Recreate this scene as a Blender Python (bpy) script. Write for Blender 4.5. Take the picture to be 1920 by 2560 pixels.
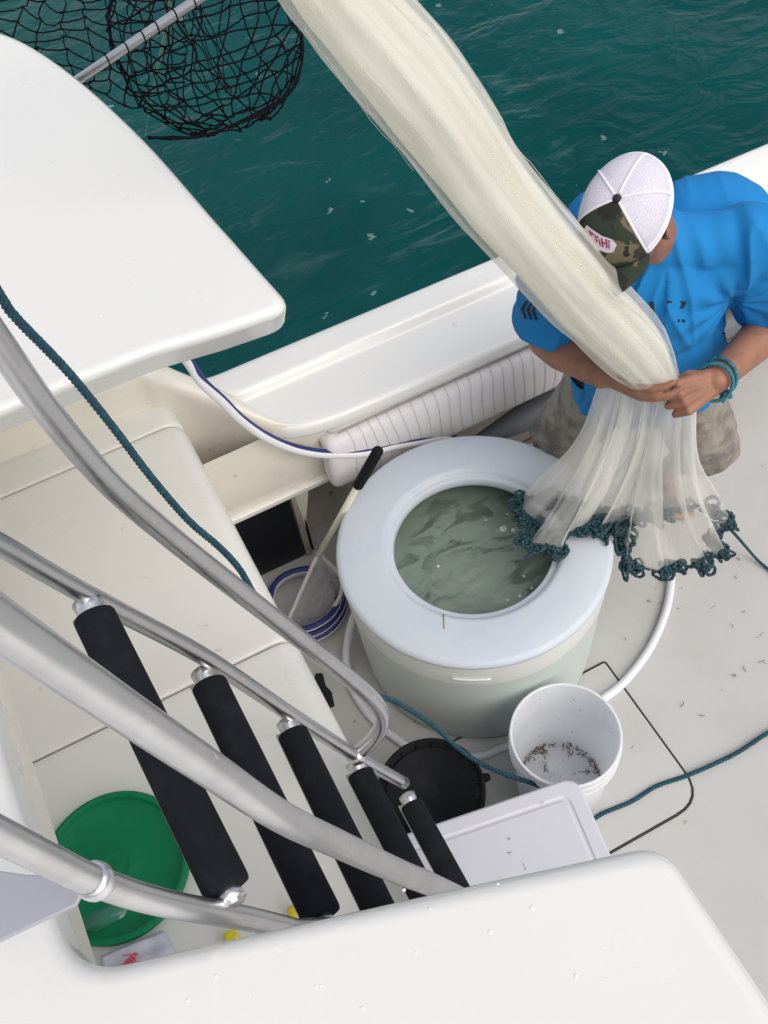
import bpy, bmesh, math, random
import numpy as np
from mathutils import Vector, Matrix, noise
from mathutils.bvhtree import BVHTree
from mathutils import geometry as mgeo

for o in list(bpy.data.objects):
    bpy.data.objects.remove(o)
S = bpy.context.scene
C = S.collection
R = math.radians
PI = math.pi

# ------------------------------------------------------------------ camera
# World: X runs aft along the boat, Y outboard, Z up, the cockpit deck is z = 0.
H = 3.0408
FPX = 2601.4
c_fw = Vector((.193, .55, -.813))
c_rt = Vector((.888, -.45, -.094))
c_fw.normalize()
c_rt = (c_rt - c_fw * c_rt.dot(c_fw)).normalized()
c_up = c_rt.cross(c_fw)
cam = bpy.data.cameras.new('camera')
co = bpy.data.objects.new('camera', cam)
C.objects.link(co)
co.matrix_world = Matrix(((c_rt.x, c_up.x, -c_fw.x, 0), (c_rt.y, c_up.y, -c_fw.y, 0), (c_rt.z, c_up.z, -c_fw.z, H), (0, 0, 0, 1)))
cam.sensor_fit = 'VERTICAL'
cam.sensor_height = 36
cam.sensor_width = 27
cam.lens = 36 * FPX / 2560
cam.clip_start = .05
cam.clip_end = 2000
S.camera = co

# ------------------------------------------------------------------ light: bright overcast
SUN_EL, SUN_AZ = R(46), R(158)
W = bpy.data.worlds.new('World')
S.world = W
W.use_nodes = True
wn = W.node_tree.nodes
sky = wn.new('ShaderNodeTexSky')
sky.sky_type = 'NISHITA'
sky.sun_disc = False
sky.sun_elevation = SUN_EL
sky.sun_rotation = SUN_AZ
sky.air_density = 1.0
sky.dust_density = 5.0
sky.ozone_density = 1.0
wl = W.node_tree.links
wtc = wn.new('ShaderNodeTexCoord')
wnz = wn.new('ShaderNodeTexNoise'); wnz.inputs['Scale'].default_value = 3.2; wnz.inputs['Detail'].default_value = 7; wnz.inputs['Roughness'].default_value = .6
wl.new(wtc.outputs['Generated'], wnz.inputs['Vector'])
wmr = wn.new('ShaderNodeMapRange'); wmr.inputs[1].default_value = .40; wmr.inputs[2].default_value = .62; wl.new(wnz.outputs[0], wmr.inputs[0])
wmx = wn.new('ShaderNodeMix'); wmx.data_type = 'RGBA'; wl.new(wmr.outputs[0], wmx.inputs[0]); wl.new(sky.outputs[0], wmx.inputs[6])
wmx.inputs[7].default_value = (6.2, 6.2, 6.1, 1)        # bright cloud
wl.new(wmx.outputs[2], wn['Background'].inputs[0])
wn['Background'].inputs[1].default_value = .15
sl = bpy.data.lights.new('sun', 'SUN')
sl.energy = 1.5
sl.angle = R(60)
sl.color = (1, .975, .94)
so = bpy.data.objects.new('sun', sl)
C.objects.link(so)
sd = Vector((math.sin(SUN_AZ) * math.cos(SUN_EL), math.cos(SUN_AZ) * math.cos(SUN_EL), math.sin(SUN_EL)))
so.rotation_euler = sd.to_track_quat('Z', 'Y').to_euler()
so.location = sd * 20
S.view_settings.view_transform = 'Standard'
S.view_settings.look = 'None'
S.view_settings.gamma = 1
S.view_settings.use_curve_mapping = False
S.view_settings.exposure = .05
S.render.engine = 'CYCLES'
S.cycles.max_bounces = 10
S.cycles.transparent_max_bounces = 24
S.cycles.use_denoising = True

# ------------------------------------------------------------------ helpers
def ray(px, py):
    return c_fw + c_rt * ((px - 960) / FPX) - c_up * ((py - 1280) / FPX)
def at(px, py, z):                 # the point at height z that the photo shows at px, py
    d = ray(px, py); t = (z - H) / d.z
    return Vector((0, 0, H)) + d * t
def atY(px, py, Y):
    d = ray(px, py); return Vector((0, 0, H)) + d * (Y / d.y)
def atX(px, py, X):
    d = ray(px, py); return Vector((0, 0, H)) + d * (X / d.x)
def depth(p):
    return (p - Vector((0, 0, H))).dot(c_fw)

def tag(o, label, cat, group=None, kind=None):
    if label: o['label'] = label
    if cat: o['category'] = cat
    if group: o['group'] = group
    if kind: o['kind'] = kind
    return o
def thing(name, label, cat, loc=(0, 0, 0), group=None):
    o = bpy.data.objects.new(name, None)
    o.empty_display_size = .05
    C.objects.link(o)
    o.location = loc
    return tag(o, label, cat, group)
def obj(name, me, mat=None, parent=None, smooth=True, bevel=0, seg=3, ang=35, clamp=True):
    if isinstance(me, bmesh.types.BMesh):
        bm = me
        me = bpy.data.meshes.new(name)
        bm.normal_update()
        bm.to_mesh(me); bm.free()
    o = bpy.data.objects.new(name, me)
    C.objects.link(o)
    if mat is not None:
        for m in (mat if isinstance(mat, (list, tuple)) else [mat]):
            me.materials.append(m)
    if smooth:
        me.polygons.foreach_set('use_smooth', [True] * len(me.polygons))
    if parent is not None:
        o.parent = parent
        o.matrix_parent_inverse = Matrix.Translation(-Vector(parent_loc(parent)))
    if bevel:
        b = o.modifiers.new('bevel', 'BEVEL'); b.width = bevel; b.segments = seg
        b.use_clamp_overlap = clamp; b.limit_method = 'ANGLE'; b.angle_limit = R(ang); b.harden_normals = False
        w = o.modifiers.new('wn', 'WEIGHTED_NORMAL'); w.keep_sharp = True
    return o
def parent_loc(p):
    return p.location if p.parent is None else Vector((0, 0, 0))   # child meshes keep world coordinates

def spline(P, n=12, closed=False):  # Catmull-Rom through P
    P = [Vector(p) for p in P]
    out = []
    N = len(P)
    for i in range(N if closed else N - 1):
        if closed:
            a, b, c, d = P[(i - 1) % N], P[i], P[(i + 1) % N], P[(i + 2) % N]
        else:
            b, c = P[i], P[i + 1]
            a = P[i - 1] if i else b * 2 - c
            d = P[i + 2] if i + 2 < N else c * 2 - b
        for k in range(n):
            t = k / n
            out.append(.5 * ((2 * b) + (c - a) * t + (2 * a - 5 * b + 4 * c - d) * t * t + (3 * b - a - 3 * c + d) * t ** 3))
    if not closed: out.append(P[-1])
    return out
def resample(P, step):
    out = [P[0].copy()]
    acc = 0
    for a, b in zip(P[:-1], P[1:]):
        L = (b - a).length
        if L == 0: continue
        pos = step - acc
        while pos <= L:
            out.append(a.lerp(b, pos / L)); pos += step
        acc = (acc + L) % step
    return out
def frames(P, closed=False):
    n = len(P)
    T = []
    for i in range(n):
        if closed: t = P[(i + 1) % n] - P[i - 1]
        else: t = P[min(i + 1, n - 1)] - P[max(i - 1, 0)]
        T.append(t.normalized())
    u = T[0].orthogonal().normalized()
    U = [u]
    for i in range(1, n):
        q = T[i - 1].rotation_difference(T[i])
        u = q @ u
        u = (u - T[i] * u.dot(T[i])).normalized()
        U.append(u)
    return T, U
def tube(bm, P, r, sides=12, closed=False, caps=True, rot=0, stripe=None, up=None, flat=1.0):
    """round (or flattened) tube along P; r number or list; stripe = (i0, i1, material index)"""
    P = [Vector(p) for p in P]
    T, U = frames(P, closed)
    rings = []
    for i, p in enumerate(P):
        rr = r[i] if isinstance(r, (list, tuple)) else r
        u = U[i]
        if up is not None:
            u = Vector(up); u = (u - T[i] * u.dot(T[i])).normalized()
        v = T[i].cross(u)
        rings.append([bm.verts.new(p + (u * math.cos(rot + 2 * PI * k / sides) * flat + v * math.sin(rot + 2 * PI * k / sides)) * rr) for k in range(sides)])
    n = len(rings)
    for i in range(n if closed else n - 1):
        A, B = rings[i], rings[(i + 1) % n]
        for k in range(sides):
            f = bm.faces.new((A[k], A[(k + 1) % sides], B[(k + 1) % sides], B[k]))
            if stripe and stripe[0] <= k < stripe[1]: f.material_index = stripe[2]
    if caps and not closed:
        bm.faces.new(rings[0][::-1]); bm.faces.new(rings[-1])
    return rings
def lathe(bm, prof, c=(0, 0, 0), n=64, cap0=False, cap1=False, mi=None):
    c = Vector(c)
    rings = []
    for (r, z) in prof:
        rings.append([bm.verts.new(c + Vector((r * math.cos(2 * PI * k / n), r * math.sin(2 * PI * k / n), z))) for k in range(n)])
    for i in range(len(prof) - 1):
        for k in range(n):
            f = bm.faces.new((rings[i][k], rings[i][(k + 1) % n], rings[i + 1][(k + 1) % n], rings[i + 1][k]))
            if mi: f.material_index = mi[i]
    if cap0: bm.faces.new(rings[0][::-1])
    if cap1: bm.faces.new(rings[-1])
    return rings
_BALL = {}
def ball(bm, p, r, nu=8, nv=6, rot=None, sq=(1, 1, 1)):
    """small sphere written straight into the mesh"""
    p = Vector(p)
    def tf(x, y, z):
        q = Vector((x * sq[0], y * sq[1], z * sq[2])) * r
        return p + (rot @ q if rot is not None else q)
    top = bm.verts.new(tf(0, 0, 1)); bot = bm.verts.new(tf(0, 0, -1))
    rings = []
    for j in range(1, nv):
        t = PI * j / nv
        rings.append([bm.verts.new(tf(math.sin(t) * math.cos(2 * PI * i / nu), math.sin(t) * math.sin(2 * PI * i / nu), math.cos(t))) for i in range(nu)])
    for i in range(nu):
        q = (i + 1) % nu
        bm.faces.new((top, rings[0][i], rings[0][q])); bm.faces.new((bot, rings[-1][q], rings[-1][i]))
        for j in range(nv - 2):
            bm.faces.new((rings[j][i], rings[j + 1][i], rings[j + 1][q], rings[j][q]))
def box(bm, x0, x1, y0, y1, z0, z1):
    v = [bm.verts.new((x, y, z)) for z in (z0, z1) for y in (y0, y1) for x in (x0, x1)]
    for f in ((0, 2, 3, 1), (4, 5, 7, 6), (0, 1, 5, 4), (2, 6, 7, 3), (0, 4, 6, 2), (1, 3, 7, 5)):
        bm.faces.new([v[i] for i in f])
def prism(bm, pts, z0, z1):        # pts counter-clockwise (x, y)
    a = [bm.verts.new((p[0], p[1], z0)) for p in pts]
    b = [bm.verts.new((p[0], p[1], z1)) for p in pts]
    bm.faces.new(a[::-1]); bm.faces.new(b)
    n = len(pts)
    for i in range(n):
        bm.faces.new((a[i], a[(i + 1) % n], b[(i + 1) % n], b[i]))
def grid(bm, rows, closed=False, uv=None):
    V = [[bm.verts.new(p) for p in r] for r in rows]
    L = bm.loops.layers.uv.verify() if uv else None
    m = len(V[0])
    for i in range(len(V) - 1):
        for k in range(m if closed else m - 1):
            q = (k + 1) % m
            f = bm.faces.new((V[i][k], V[i][q], V[i + 1][q], V[i + 1][k]))
            if uv:
                for lp, (a, b) in zip(f.loops, ((i, k), (i, k + 1), (i + 1, k + 1), (i + 1, k))):
                    lp[L].uv = uv(a, b)
    return V
def round_poly(pts, rad, n=6):     # round the corners of a polygon, rad per corner
    out = []
    N = len(pts)
    for i in range(N):
        p = Vector((*pts[i][:2], 0)); a = Vector((*pts[i - 1][:2], 0)); b = Vector((*pts[(i + 1) % N][:2], 0))
        r = rad[i] if isinstance(rad, (list, tuple)) else rad
        if r <= 0:
            out.append((p.x, p.y)); continue
        d1 = (a - p); d2 = (b - p)
        r = min(r, d1.length * .49, d2.length * .49)
        s = p + d1.normalized() * r; e = p + d2.normalized() * r
        for k in range(n + 1):
            t = k / n
            q = s.lerp(p, t).lerp(p.lerp(e, t), t)
            out.append((q.x, q.y))
    return out
def bm_new(): return bmesh.new()
def nz(p, s, seed=0): return noise.noise(Vector(p) * s + Vector((seed * 13.7, seed * 5.1, seed * 9.3)))

# ------------------------------------------------------------------ materials
def mat(name, col, rough=.5, metal=0, bump=None, mottle=None, coat=0, spec=.5, sss=0, rvar=None):
    """bump=(scale, strength, distance); mottle=(scale, colour2, low, high); rvar=(scale, amount)"""
    m = bpy.data.materials.new(name); m.use_nodes = True
    N = m.node_tree.nodes; L = m.node_tree.links
    b = N['Principled BSDF']
    b.inputs['Base Color'].default_value = (*col, 1)
    b.inputs['Roughness'].default_value = rough
    b.inputs['Metallic'].default_value = metal
    b.inputs['Coat Weight'].default_value = coat
    b.inputs['Coat Roughness'].default_value = .06
    b.inputs['Specular IOR Level'].default_value = spec
    if sss:
        b.inputs['Subsurface Weight'].default_value = sss
        b.inputs['Subsurface Radius'].default_value = (.02, .012, .008)
        b.inputs['Subsurface Scale'].default_value = .5
    tc = N.new('ShaderNodeTexCoord')
    if mottle:
        t = N.new('ShaderNodeTexNoise'); t.inputs['Scale'].default_value = mottle[0]; t.inputs['Detail'].default_value = 6
        t.inputs['Roughness'].default_value = .65
        L.new(tc.outputs['Object'], t.inputs['Vector'])
        mr = N.new('ShaderNodeMapRange'); mr.inputs[1].default_value = mottle[2]; mr.inputs[2].default_value = mottle[3]
        L.new(t.outputs[0], mr.inputs[0])
        mx = N.new('ShaderNodeMix'); mx.data_type = 'RGBA'
        mx.inputs[6].default_value = (*col, 1); mx.inputs[7].default_value = (*mottle[1], 1)
        L.new(mr.outputs[0], mx.inputs[0]); L.new(mx.outputs[2], b.inputs['Base Color'])
        m['mix'] = mx.name
    if rvar:
        t = N.new('ShaderNodeTexNoise'); t.inputs['Scale'].default_value = rvar[0]; t.inputs['Detail'].default_value = 5
        L.new(tc.outputs['Object'], t.inputs['Vector'])
        mr = N.new('ShaderNodeMapRange'); mr.inputs[3].default_value = rough - rvar[1]; mr.inputs[4].default_value = rough + rvar[1]
        mr.inputs[1].default_value = .3; mr.inputs[2].default_value = .7
        L.new(t.outputs[0], mr.inputs[0]); L.new(mr.outputs[0], b.inputs['Roughness'])
    if bump:
        t = N.new('ShaderNodeTexNoise'); t.inputs['Scale'].default_value = bump[0]; t.inputs['Detail'].default_value = 4
        L.new(tc.outputs['Object'], t.inputs['Vector'])
        bp = N.new('ShaderNodeBump'); bp.inputs['Strength'].default_value = bump[1]; bp.inputs['Distance'].default_value = bump[2]
        L.new(t.outputs[0], bp.inputs['Height']); L.new(bp.outputs[0], b.inputs['Normal'])
    return m
def specks(m, scale, dens, col, amount=1.0, stretch=(1, 1, 1)):
    """small separate marks (dirt, droplets, scraps) mixed over a material's own colour"""
    N = m.node_tree.nodes; L = m.node_tree.links
    b = N['Principled BSDF']
    tc = N.new('ShaderNodeTexCoord'); mp = N.new('ShaderNodeMapping'); mp.inputs['Scale'].default_value = stretch
    L.new(tc.outputs['Object'], mp.inputs[0])
    dn = N.new('ShaderNodeTexNoise'); dn.inputs['Scale'].default_value = scale * 2.3; dn.inputs['Detail'].default_value = 3
    L.new(mp.outputs[0], dn.inputs['Vector'])
    ad = N.new('ShaderNodeMix'); ad.data_type = 'RGBA'; ad.blend_type = 'ADD'; ad.inputs[0].default_value = .9 / scale
    L.new(mp.outputs[0], ad.inputs[6]); L.new(dn.outputs[1], ad.inputs[7])
    v = N.new('ShaderNodeTexVoronoi'); v.inputs['Scale'].default_value = scale
    L.new(ad.outputs[2], v.inputs['Vector'])
    # each cell has its own speck size, most have none
    sp = N.new('ShaderNodeSeparateColor'); L.new(v.outputs['Color'], sp.inputs[0])
    r = N.new('ShaderNodeMapRange'); r.inputs[1].default_value = 1 - dens; r.inputs[2].default_value = 1; r.inputs[3].default_value = 0; r.inputs[4].default_value = .28
    L.new(sp.outputs[0], r.inputs[0])
    lt = N.new('ShaderNodeMath'); lt.operation = 'LESS_THAN'
    L.new(v.outputs['Distance'], lt.inputs[0]); L.new(r.outputs[0], lt.inputs[1])
    ml = N.new('ShaderNodeMath'); ml.operation = 'MULTIPLY'; ml.inputs[1].default_value = amount
    L.new(lt.outputs[0], ml.inputs[0])
    mx = N.new('ShaderNodeMix'); mx.data_type = 'RGBA'; mx.inputs[7].default_value = (*col, 1)
    src = b.inputs['Base Color'].links[0].from_socket if b.inputs['Base Color'].links else None
    if src: L.new(src, mx.inputs[6])
    else: mx.inputs[6].default_value = b.inputs['Base Color'].default_value
    L.new(ml.outputs[0], mx.inputs[0]); L.new(mx.outputs[2], b.inputs['Base Color'])
    return m

M = {}
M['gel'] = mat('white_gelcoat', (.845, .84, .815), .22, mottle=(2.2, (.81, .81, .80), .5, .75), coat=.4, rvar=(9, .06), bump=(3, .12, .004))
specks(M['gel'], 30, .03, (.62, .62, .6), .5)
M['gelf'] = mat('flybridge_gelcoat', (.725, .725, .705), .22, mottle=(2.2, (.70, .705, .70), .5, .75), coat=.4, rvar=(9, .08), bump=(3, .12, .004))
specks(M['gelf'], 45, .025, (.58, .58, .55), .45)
M['gelc'] = mat('cream_gelcoat', (.82, .785, .70), .3, mottle=(3, (.73, .70, .62), .5, .8), coat=.3, rvar=(7, .08), bump=(4, .08, .004))
specks(M['gelc'], 34, .03, (.45, .38, .3), .5)
M['deck'] = mat('deck_nonskid', (.505, .505, .495), .6, mottle=(3.5, (.455, .45, .43), .45, .8), bump=(380, .35, .0012))
specks(M['deck'], 22, .05, (.33, .28, .22), .65, (1, 2.2, 1))
M['cab'] = mat('cabinet_gelcoat', (.77, .76, .72), .32, mottle=(2.5, (.74, .72, .665), .5, .8), coat=.25, rvar=(7, .08), bump=(5, .08, .003))
specks(M['cab'], 34, .03, (.4, .34, .28), .5)
M['alu'] = mat('brushed_aluminium', (.60, .60, .61), .32, 1, mottle=(14, (.52, .51, .52), .45, .75), bump=(160, .10, .0006), rvar=(30, .05))
specks(M['alu'], 60, .05, (.8, .8, .82), .7)
M['weld'] = mat('weld_bead', (.72, .72, .73), .28, 1, bump=(200, .35, .0015))
M['pad'] = mat('black_foam_grip', (.009, .010, .014), .9, spec=.2, bump=(420, .35, .001), mottle=(30, (.018, .019, .025), .5, .8))
M['vinyl'] = mat('white_vinyl', (.74, .73, .75), .42, mottle=(9, (.68, .66, .66), .5, .8), bump=(260, .08, .0006))
M['piping'] = mat('vinyl_piping', (.72, .69, .66), .5)
M['stitch'] = mat('brown_stitch', (.40, .36, .335), .8)
M['black'] = mat('black_plastic', (.010, .011, .013), .7, bump=(140, .15, .001), mottle=(12, (.014, .015, .017), .5, .7), spec=.12)
M['greymetal'] = mat('dull_grey_plate', (.42, .42, .47), .55, .3)
M['blackpanel'] = mat('black_panel', (.006, .007, .011), .45)
M['rubber'] = mat('black_gasket', (.03, .025, .022), .7, bump=(90, .4, .001))
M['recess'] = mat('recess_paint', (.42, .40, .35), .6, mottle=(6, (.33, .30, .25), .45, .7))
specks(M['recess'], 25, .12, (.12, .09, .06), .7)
M['poly'] = mat('white_poly', (.56, .61, .675), .42, mottle=(6, (.48, .56, .66), .5, .8), bump=(90, .1, .0008), sss=.1, rvar=(12, .1))
specks(M['poly'], 38, .035, (.42, .46, .50), .55)
M['bucket'] = mat('bucket_plastic', (.93, .94, .96), .35, mottle=(9, (.82, .84, .86), .5, .8), bump=(50, .06, .001))
specks(M['bucket'], 70, .05, (.14, .10, .07), .8)
N = M['bucket'].node_tree.nodes; L = M['bucket'].node_tree.links
t_ = N.new('ShaderNodeBsdfTranslucent'); t_.inputs[0].default_value = (.86, .90, .95, 1)
mx_ = N.new('ShaderNodeMixShader'); mx_.inputs[0].default_value = .35
L.new(N['Principled BSDF'].outputs[0], mx_.inputs[1]); L.new(t_.outputs[0], mx_.inputs[2]); L.new(mx_.outputs[0], N['Material Output'].inputs[0])
M['lidw'] = mat('storage_lid_plastic', (.60, .605, .67), .4, mottle=(10, (.57, .57, .63), .5, .8), bump=(60, .06, .0008))
specks(M['lidw'], 22, .08, (.18, .16, .15), .8)
M['green'] = mat('green_plastic', (.002, .20, .085), .5, mottle=(14, (.002, .165, .07), .5, .75), bump=(70, .1, .0008), spec=.25)
M['wet'] = mat('wet_green_film', (.05, .25, .16), .12)
M['cloth'] = mat('lilac_cloth', (.60, .60, .70), .9, bump=(300, .5, .002))
M['pink'] = mat('pink_thread', (.75, .12, .20), .8)
M['yellow'] = mat('yellow_sponge', (.75, .62, .04), .85, bump=(180, .6, .003))
M['hose'] = mat('white_hose', (.80, .81, .84), .32)
M['navy'] = mat('navy_braid', (.02, .03, .16), .45, bump=(700, .6, .001))
M['pvc'] = mat('clear_pvc_hose', (.72, .73, .78), .3, mottle=(8, (.65, .66, .68), .5, .8))
M['rope'] = mat('teal_rope', (.006, .045, .075), .75, mottle=(90, (.014, .105, .125), .45, .75), bump=(500, .5, .001))
M['rope2'] = mat('light_teal_rope', (.012, .13, .19), .7, mottle=(120, (.05, .30, .34), .45, .7), bump=(500, .5, .001))
M['pole'] = mat('pole_white_paint', (.70, .68, .58), .4, mottle=(18, (.60, .57, .46), .45, .75))
M['greynoz'] = mat('grey_vinyl_roll', (.12, .135, .15), .5, bump=(20, .2, .01))
M['wood'] = mat('brown_pole', (.16, .095, .045), .5, mottle=(25, (.10, .055, .03), .4, .7))
M['scrap'] = mat('dry_bait', (.15, .095, .055), .8)
M['ink'] = mat('black_ink', (.012, .014, .02), .8)
M['bubble'] = mat('foam_bubble', (.55, .62, .58), .15)
M['seam'] = mat('dirty_seam', (.25, .19, .15), .8)

# --- sea
m = mat('sea_water', (.0012, .050, .056), .09); M['sea'] = m
N = m.node_tree.nodes; L = m.node_tree.links; b = N['Principled BSDF']
b.inputs['IOR'].default_value = 1.33; b.inputs['Specular IOR Level'].default_value = .22
tc = N.new('ShaderNodeTexCoord')
def nnoise(scale, detail=4, rough=.5, stretch=(1, 1, 1), rotz=0, dist=0):
    mp = N.new('ShaderNodeMapping'); mp.inputs['Scale'].default_value = stretch; mp.inputs['Rotation'].default_value = (0, 0, rotz)
    L.new(tc.outputs['Object'], mp.inputs[0])
    t = N.new('ShaderNodeTexNoise'); t.inputs['Scale'].default_value = scale; t.inputs['Detail'].default_value = detail
    t.inputs['Roughness'].default_value = rough; t.inputs['Distortion'].default_value = dist
    L.new(mp.outputs[0], t.inputs['Vector'])
    return t.outputs[0]
def nramp(s, a, b_, lo=0, hi=1):
    r = N.new('ShaderNodeMapRange'); r.inputs[1].default_value = a; r.inputs[2].default_value = b_
    r.inputs[3].default_value = lo; r.inputs[4].default_value = hi
    L.new(s, r.inputs[0]); return r.outputs[0]
def nmath(op, a, b_):
    q = N.new('ShaderNodeMath'); q.operation = op
    for i, x in enumerate((a, b_)):
        if isinstance(x, (int, float)): q.inputs[i].default_value = x
        else: L.new(x, q.inputs[i])
    return q.outputs[0]
def nmix(fac, c1, c2):
    x = N.new('ShaderNodeMix'); x.data_type = 'RGBA'
    if isinstance(fac, (int, float)): x.inputs[0].default_value = fac
    else: L.new(fac, x.inputs[0])
    for i, c in ((6, c1), (7, c2)):
        if isinstance(c, tuple): x.inputs[i].default_value = (*c, 1)
        else: L.new(c, x.inputs[i])
    return x.outputs[2]
body = nmix(nramp(nnoise(.9, 3), .3, .7), (.0003, .048, .049), (.0008, .068, .067))
streak = nramp(nnoise(2.2, 8, .68, (1, 3.2, 1), R(-35), .8), .56, .74)
patch = nramp(nnoise(.55, 3, .5), .47, .66)
fo = nmath('MULTIPLY', streak, patch)
body2 = nmix(nmath('MULTIPLY', fo, .7), body, (.16, .25, .22))
L.new(body2, b.inputs['Base Color'])
h1 = nnoise(2.4, 3, .5, (1, 1.8, 1), R(-30), .6)
h2 = nnoise(14, 4, .6, (1, 2.2, 1), R(-20), .3)
hh = nmath('ADD', h1, nmath('MULTIPLY', h2, .08))
bp = N.new('ShaderNodeBump'); bp.inputs['Strength'].default_value = .5; bp.inputs['Distance'].default_value = .07
L.new(hh, bp.inputs['Height']); L.new(bp.outputs[0], b.inputs['Normal'])
specks(m, 11, .07, (.26, .36, .36), .5)

# --- bait tank water: murky green with darker and paler noise swirls
m = mat('tank_water', (.17, .21, .165), .07); M['tankw'] = m
N = m.node_tree.nodes; L = m.node_tree.links; b = N['Principled BSDF']; b.inputs['IOR'].default_value = 1.33
tc = N.new('ShaderNodeTexCoord')
dark = nramp(nnoise(7.5, 7, .62, (1, 1.9, 1), R(25), 1.1), .50, .585)
zone = nramp(nnoise(3.1, 2), .43, .55)
lightp = nramp(nnoise(9, 5, .6, (1, 1.3, 1), R(35), .6), .54, .66)
base = nmix(nmath('MULTIPLY', lightp, .7), (.31, .385, .335), (.47, .52, .44))
L.new(nmix(nmath('MULTIPLY', nmath('MULTIPLY', dark, zone), .85), base, (.07, .09, .07)), b.inputs['Base Color'])
bp = N.new('ShaderNodeBump'); bp.inputs['Strength'].default_value = .35; bp.inputs['Distance'].default_value = .02
L.new(nnoise(11, 4, .55, (1, 1, 1), 0, .8), bp.inputs['Height']); L.new(bp.outputs[0], b.inputs['Normal'])
tr = N.new('ShaderNodeBsdfTransparent'); tr.inputs[0].default_value = (.90, .95, .90, 1)
sm = N.new('ShaderNodeMixShader'); sm.inputs[0].default_value = .46
L.new(b.outputs[0], sm.inputs[1]); L.new(tr.outputs[0], sm.inputs[2]); L.new(sm.outputs[0], N['Material Output'].inputs[0])
M['murk'] = mat('murky_depth', (.42, .51, .44), .8, mottle=(7, (.28, .35, .29), .4, .7))
M['fish'] = mat('dark_fish_back', (.012, .020, .015), .4, mottle=(60, (.11, .14, .11), .42, .62))

# --- tank wall: milky plastic, greener where the water stands behind it
M['tankwall'] = mat('milky_tank_wall', (.655, .67, .645), .42, mottle=(5, (.62, .61, .57), .5, .8), bump=(40, .06, .001), sss=.1)
M['fillwall'] = mat('filled_tank_wall', (.53, .595, .565), .42, mottle=(5, (.49, .55, .52), .45, .8), bump=(40, .06, .001), sss=.1)

def mesh_cloth(name, col, alpha_lo, alpha_hi, freq, fold=None, tl=.35, rough=.5, thr=.38):
    """fine knotted netting: UV diamond weave whose threads are opaque and whose holes are open"""
    m = bpy.data.materials.new(name); m.use_nodes = True
    N = m.node_tree.nodes; L = m.node_tree.links
    out = N['Material Output']; b = N['Principled BSDF']
    b.inputs['Base Color'].default_value = (*col, 1); b.inputs['Roughness'].default_value = rough
    t = N.new('ShaderNodeBsdfTranslucent'); t.inputs[0].default_value = (*col, 1)
    mx = N.new('ShaderNodeMixShader'); mx.inputs[0].default_value = tl
    L.new(b.outputs[0], mx.inputs[1]); L.new(t.outputs[0], mx.inputs[2])
    uv = N.new('ShaderNodeUVMap')
    sep = N.new('ShaderNodeSeparateXYZ'); L.new(uv.outputs[0], sep.inputs[0])
    def ma(op, *a):
        q = N.new('ShaderNodeMath'); q.operation = op
        for i, x in enumerate(a):
            if isinstance(x, (int, float)): q.inputs[i].default_value = x
            else: L.new(x, q.inputs[i])
        return q.outputs[0]
    s = ma('ADD', ma('MULTIPLY', sep.outputs[0], freq[0]), ma('MULTIPLY', sep.outputs[1], freq[1]))
    d = ma('SUBTRACT', ma('MULTIPLY', sep.outputs[0], freq[0]), ma('MULTIPLY', sep.outputs[1], freq[1]))
    w = ma('MAXIMUM', ma('ABSOLUTE', ma('SUBTRACT', ma('FRACT', s), .5)), ma('ABSOLUTE', ma('SUBTRACT', ma('FRACT', d), .5)))
    thread = N.new('ShaderNodeMapRange'); thread.inputs[1].default_value = .30; thread.inputs[2].default_value = .48
    L.new(w, thread.inputs[0])
    nt = N.new('ShaderNodeTexNoise'); nt.inputs['Scale'].default_value = 1; nt.inputs['Detail'].default_value = 3
    mp = N.new('ShaderNodeMapping'); mp.inputs['Scale'].default_value = (fold or (20, 2, 1))
    L.new(uv.outputs[0], mp.inputs[0]); L.new(mp.outputs[0], nt.inputs['Vector'])
    base = N.new('ShaderNodeMapRange'); base.inputs[1].default_value = .38; base.inputs[2].default_value = .64
    base.inputs[3].default_value = alpha_lo[0]; base.inputs[4].default_value = alpha_hi[0]
    L.new(nt.outputs[0], base.inputs[0])
    base2 = N.new('ShaderNodeMapRange'); base2.inputs[1].default_value = .38; base2.inputs[2].default_value = .64
    base2.inputs[3].default_value = alpha_lo[1]; base2.inputs[4].default_value = alpha_hi[1]
    L.new(nt.outputs[0], base2.inputs[0])
    # density falls from v = 0 to v = 1 where the gather opens out
    vm = N.new('ShaderNodeMix'); vm.data_type = 'FLOAT'
    L.new(sep.outputs[1], vm.inputs[0]); L.new(base.outputs[0], vm.inputs[2]); L.new(base2.outputs[0], vm.inputs[3])
    al = ma('MINIMUM', ma('ADD', vm.outputs[0], ma('MULTIPLY', thread.outputs[0], thr)), 1.0)
    trn = N.new('ShaderNodeBsdfTransparent')
    fin = N.new('ShaderNodeMixShader')
    L.new(al, fin.inputs[0]); L.new(trn.outputs[0], fin.inputs[1]); L.new(mx.outputs[0], fin.inputs[2])
    L.new(fin.outputs[0], out.inputs[0])
    return m
NETC = (.80, .78, .68)
M['netcore'] = mat('gathered_net', (.92, .895, .80), .6, mottle=(7, (.88, .865, .79), .45, .7), bump=(120, .25, .002))
N = M['netcore'].node_tree.nodes; L = M['netcore'].node_tree.links
t_ = N.new('ShaderNodeBsdfTranslucent'); t_.inputs[0].default_value = (.95, .92, .80, 1)
mx_ = N.new('ShaderNodeMixShader'); mx_.inputs[0].default_value = .5
L.new(N['Principled BSDF'].outputs[0], mx_.inputs[1]); L.new(t_.outputs[0], mx_.inputs[2]); L.new(mx_.outputs[0], N['Material Output'].inputs[0])
M['netskin'] = mesh_cloth('loose_net', (.86, .86, .82), (.16, .16), (.56, .56), (150, 320), (17, 2.6, 1), thr=.20)
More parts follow.
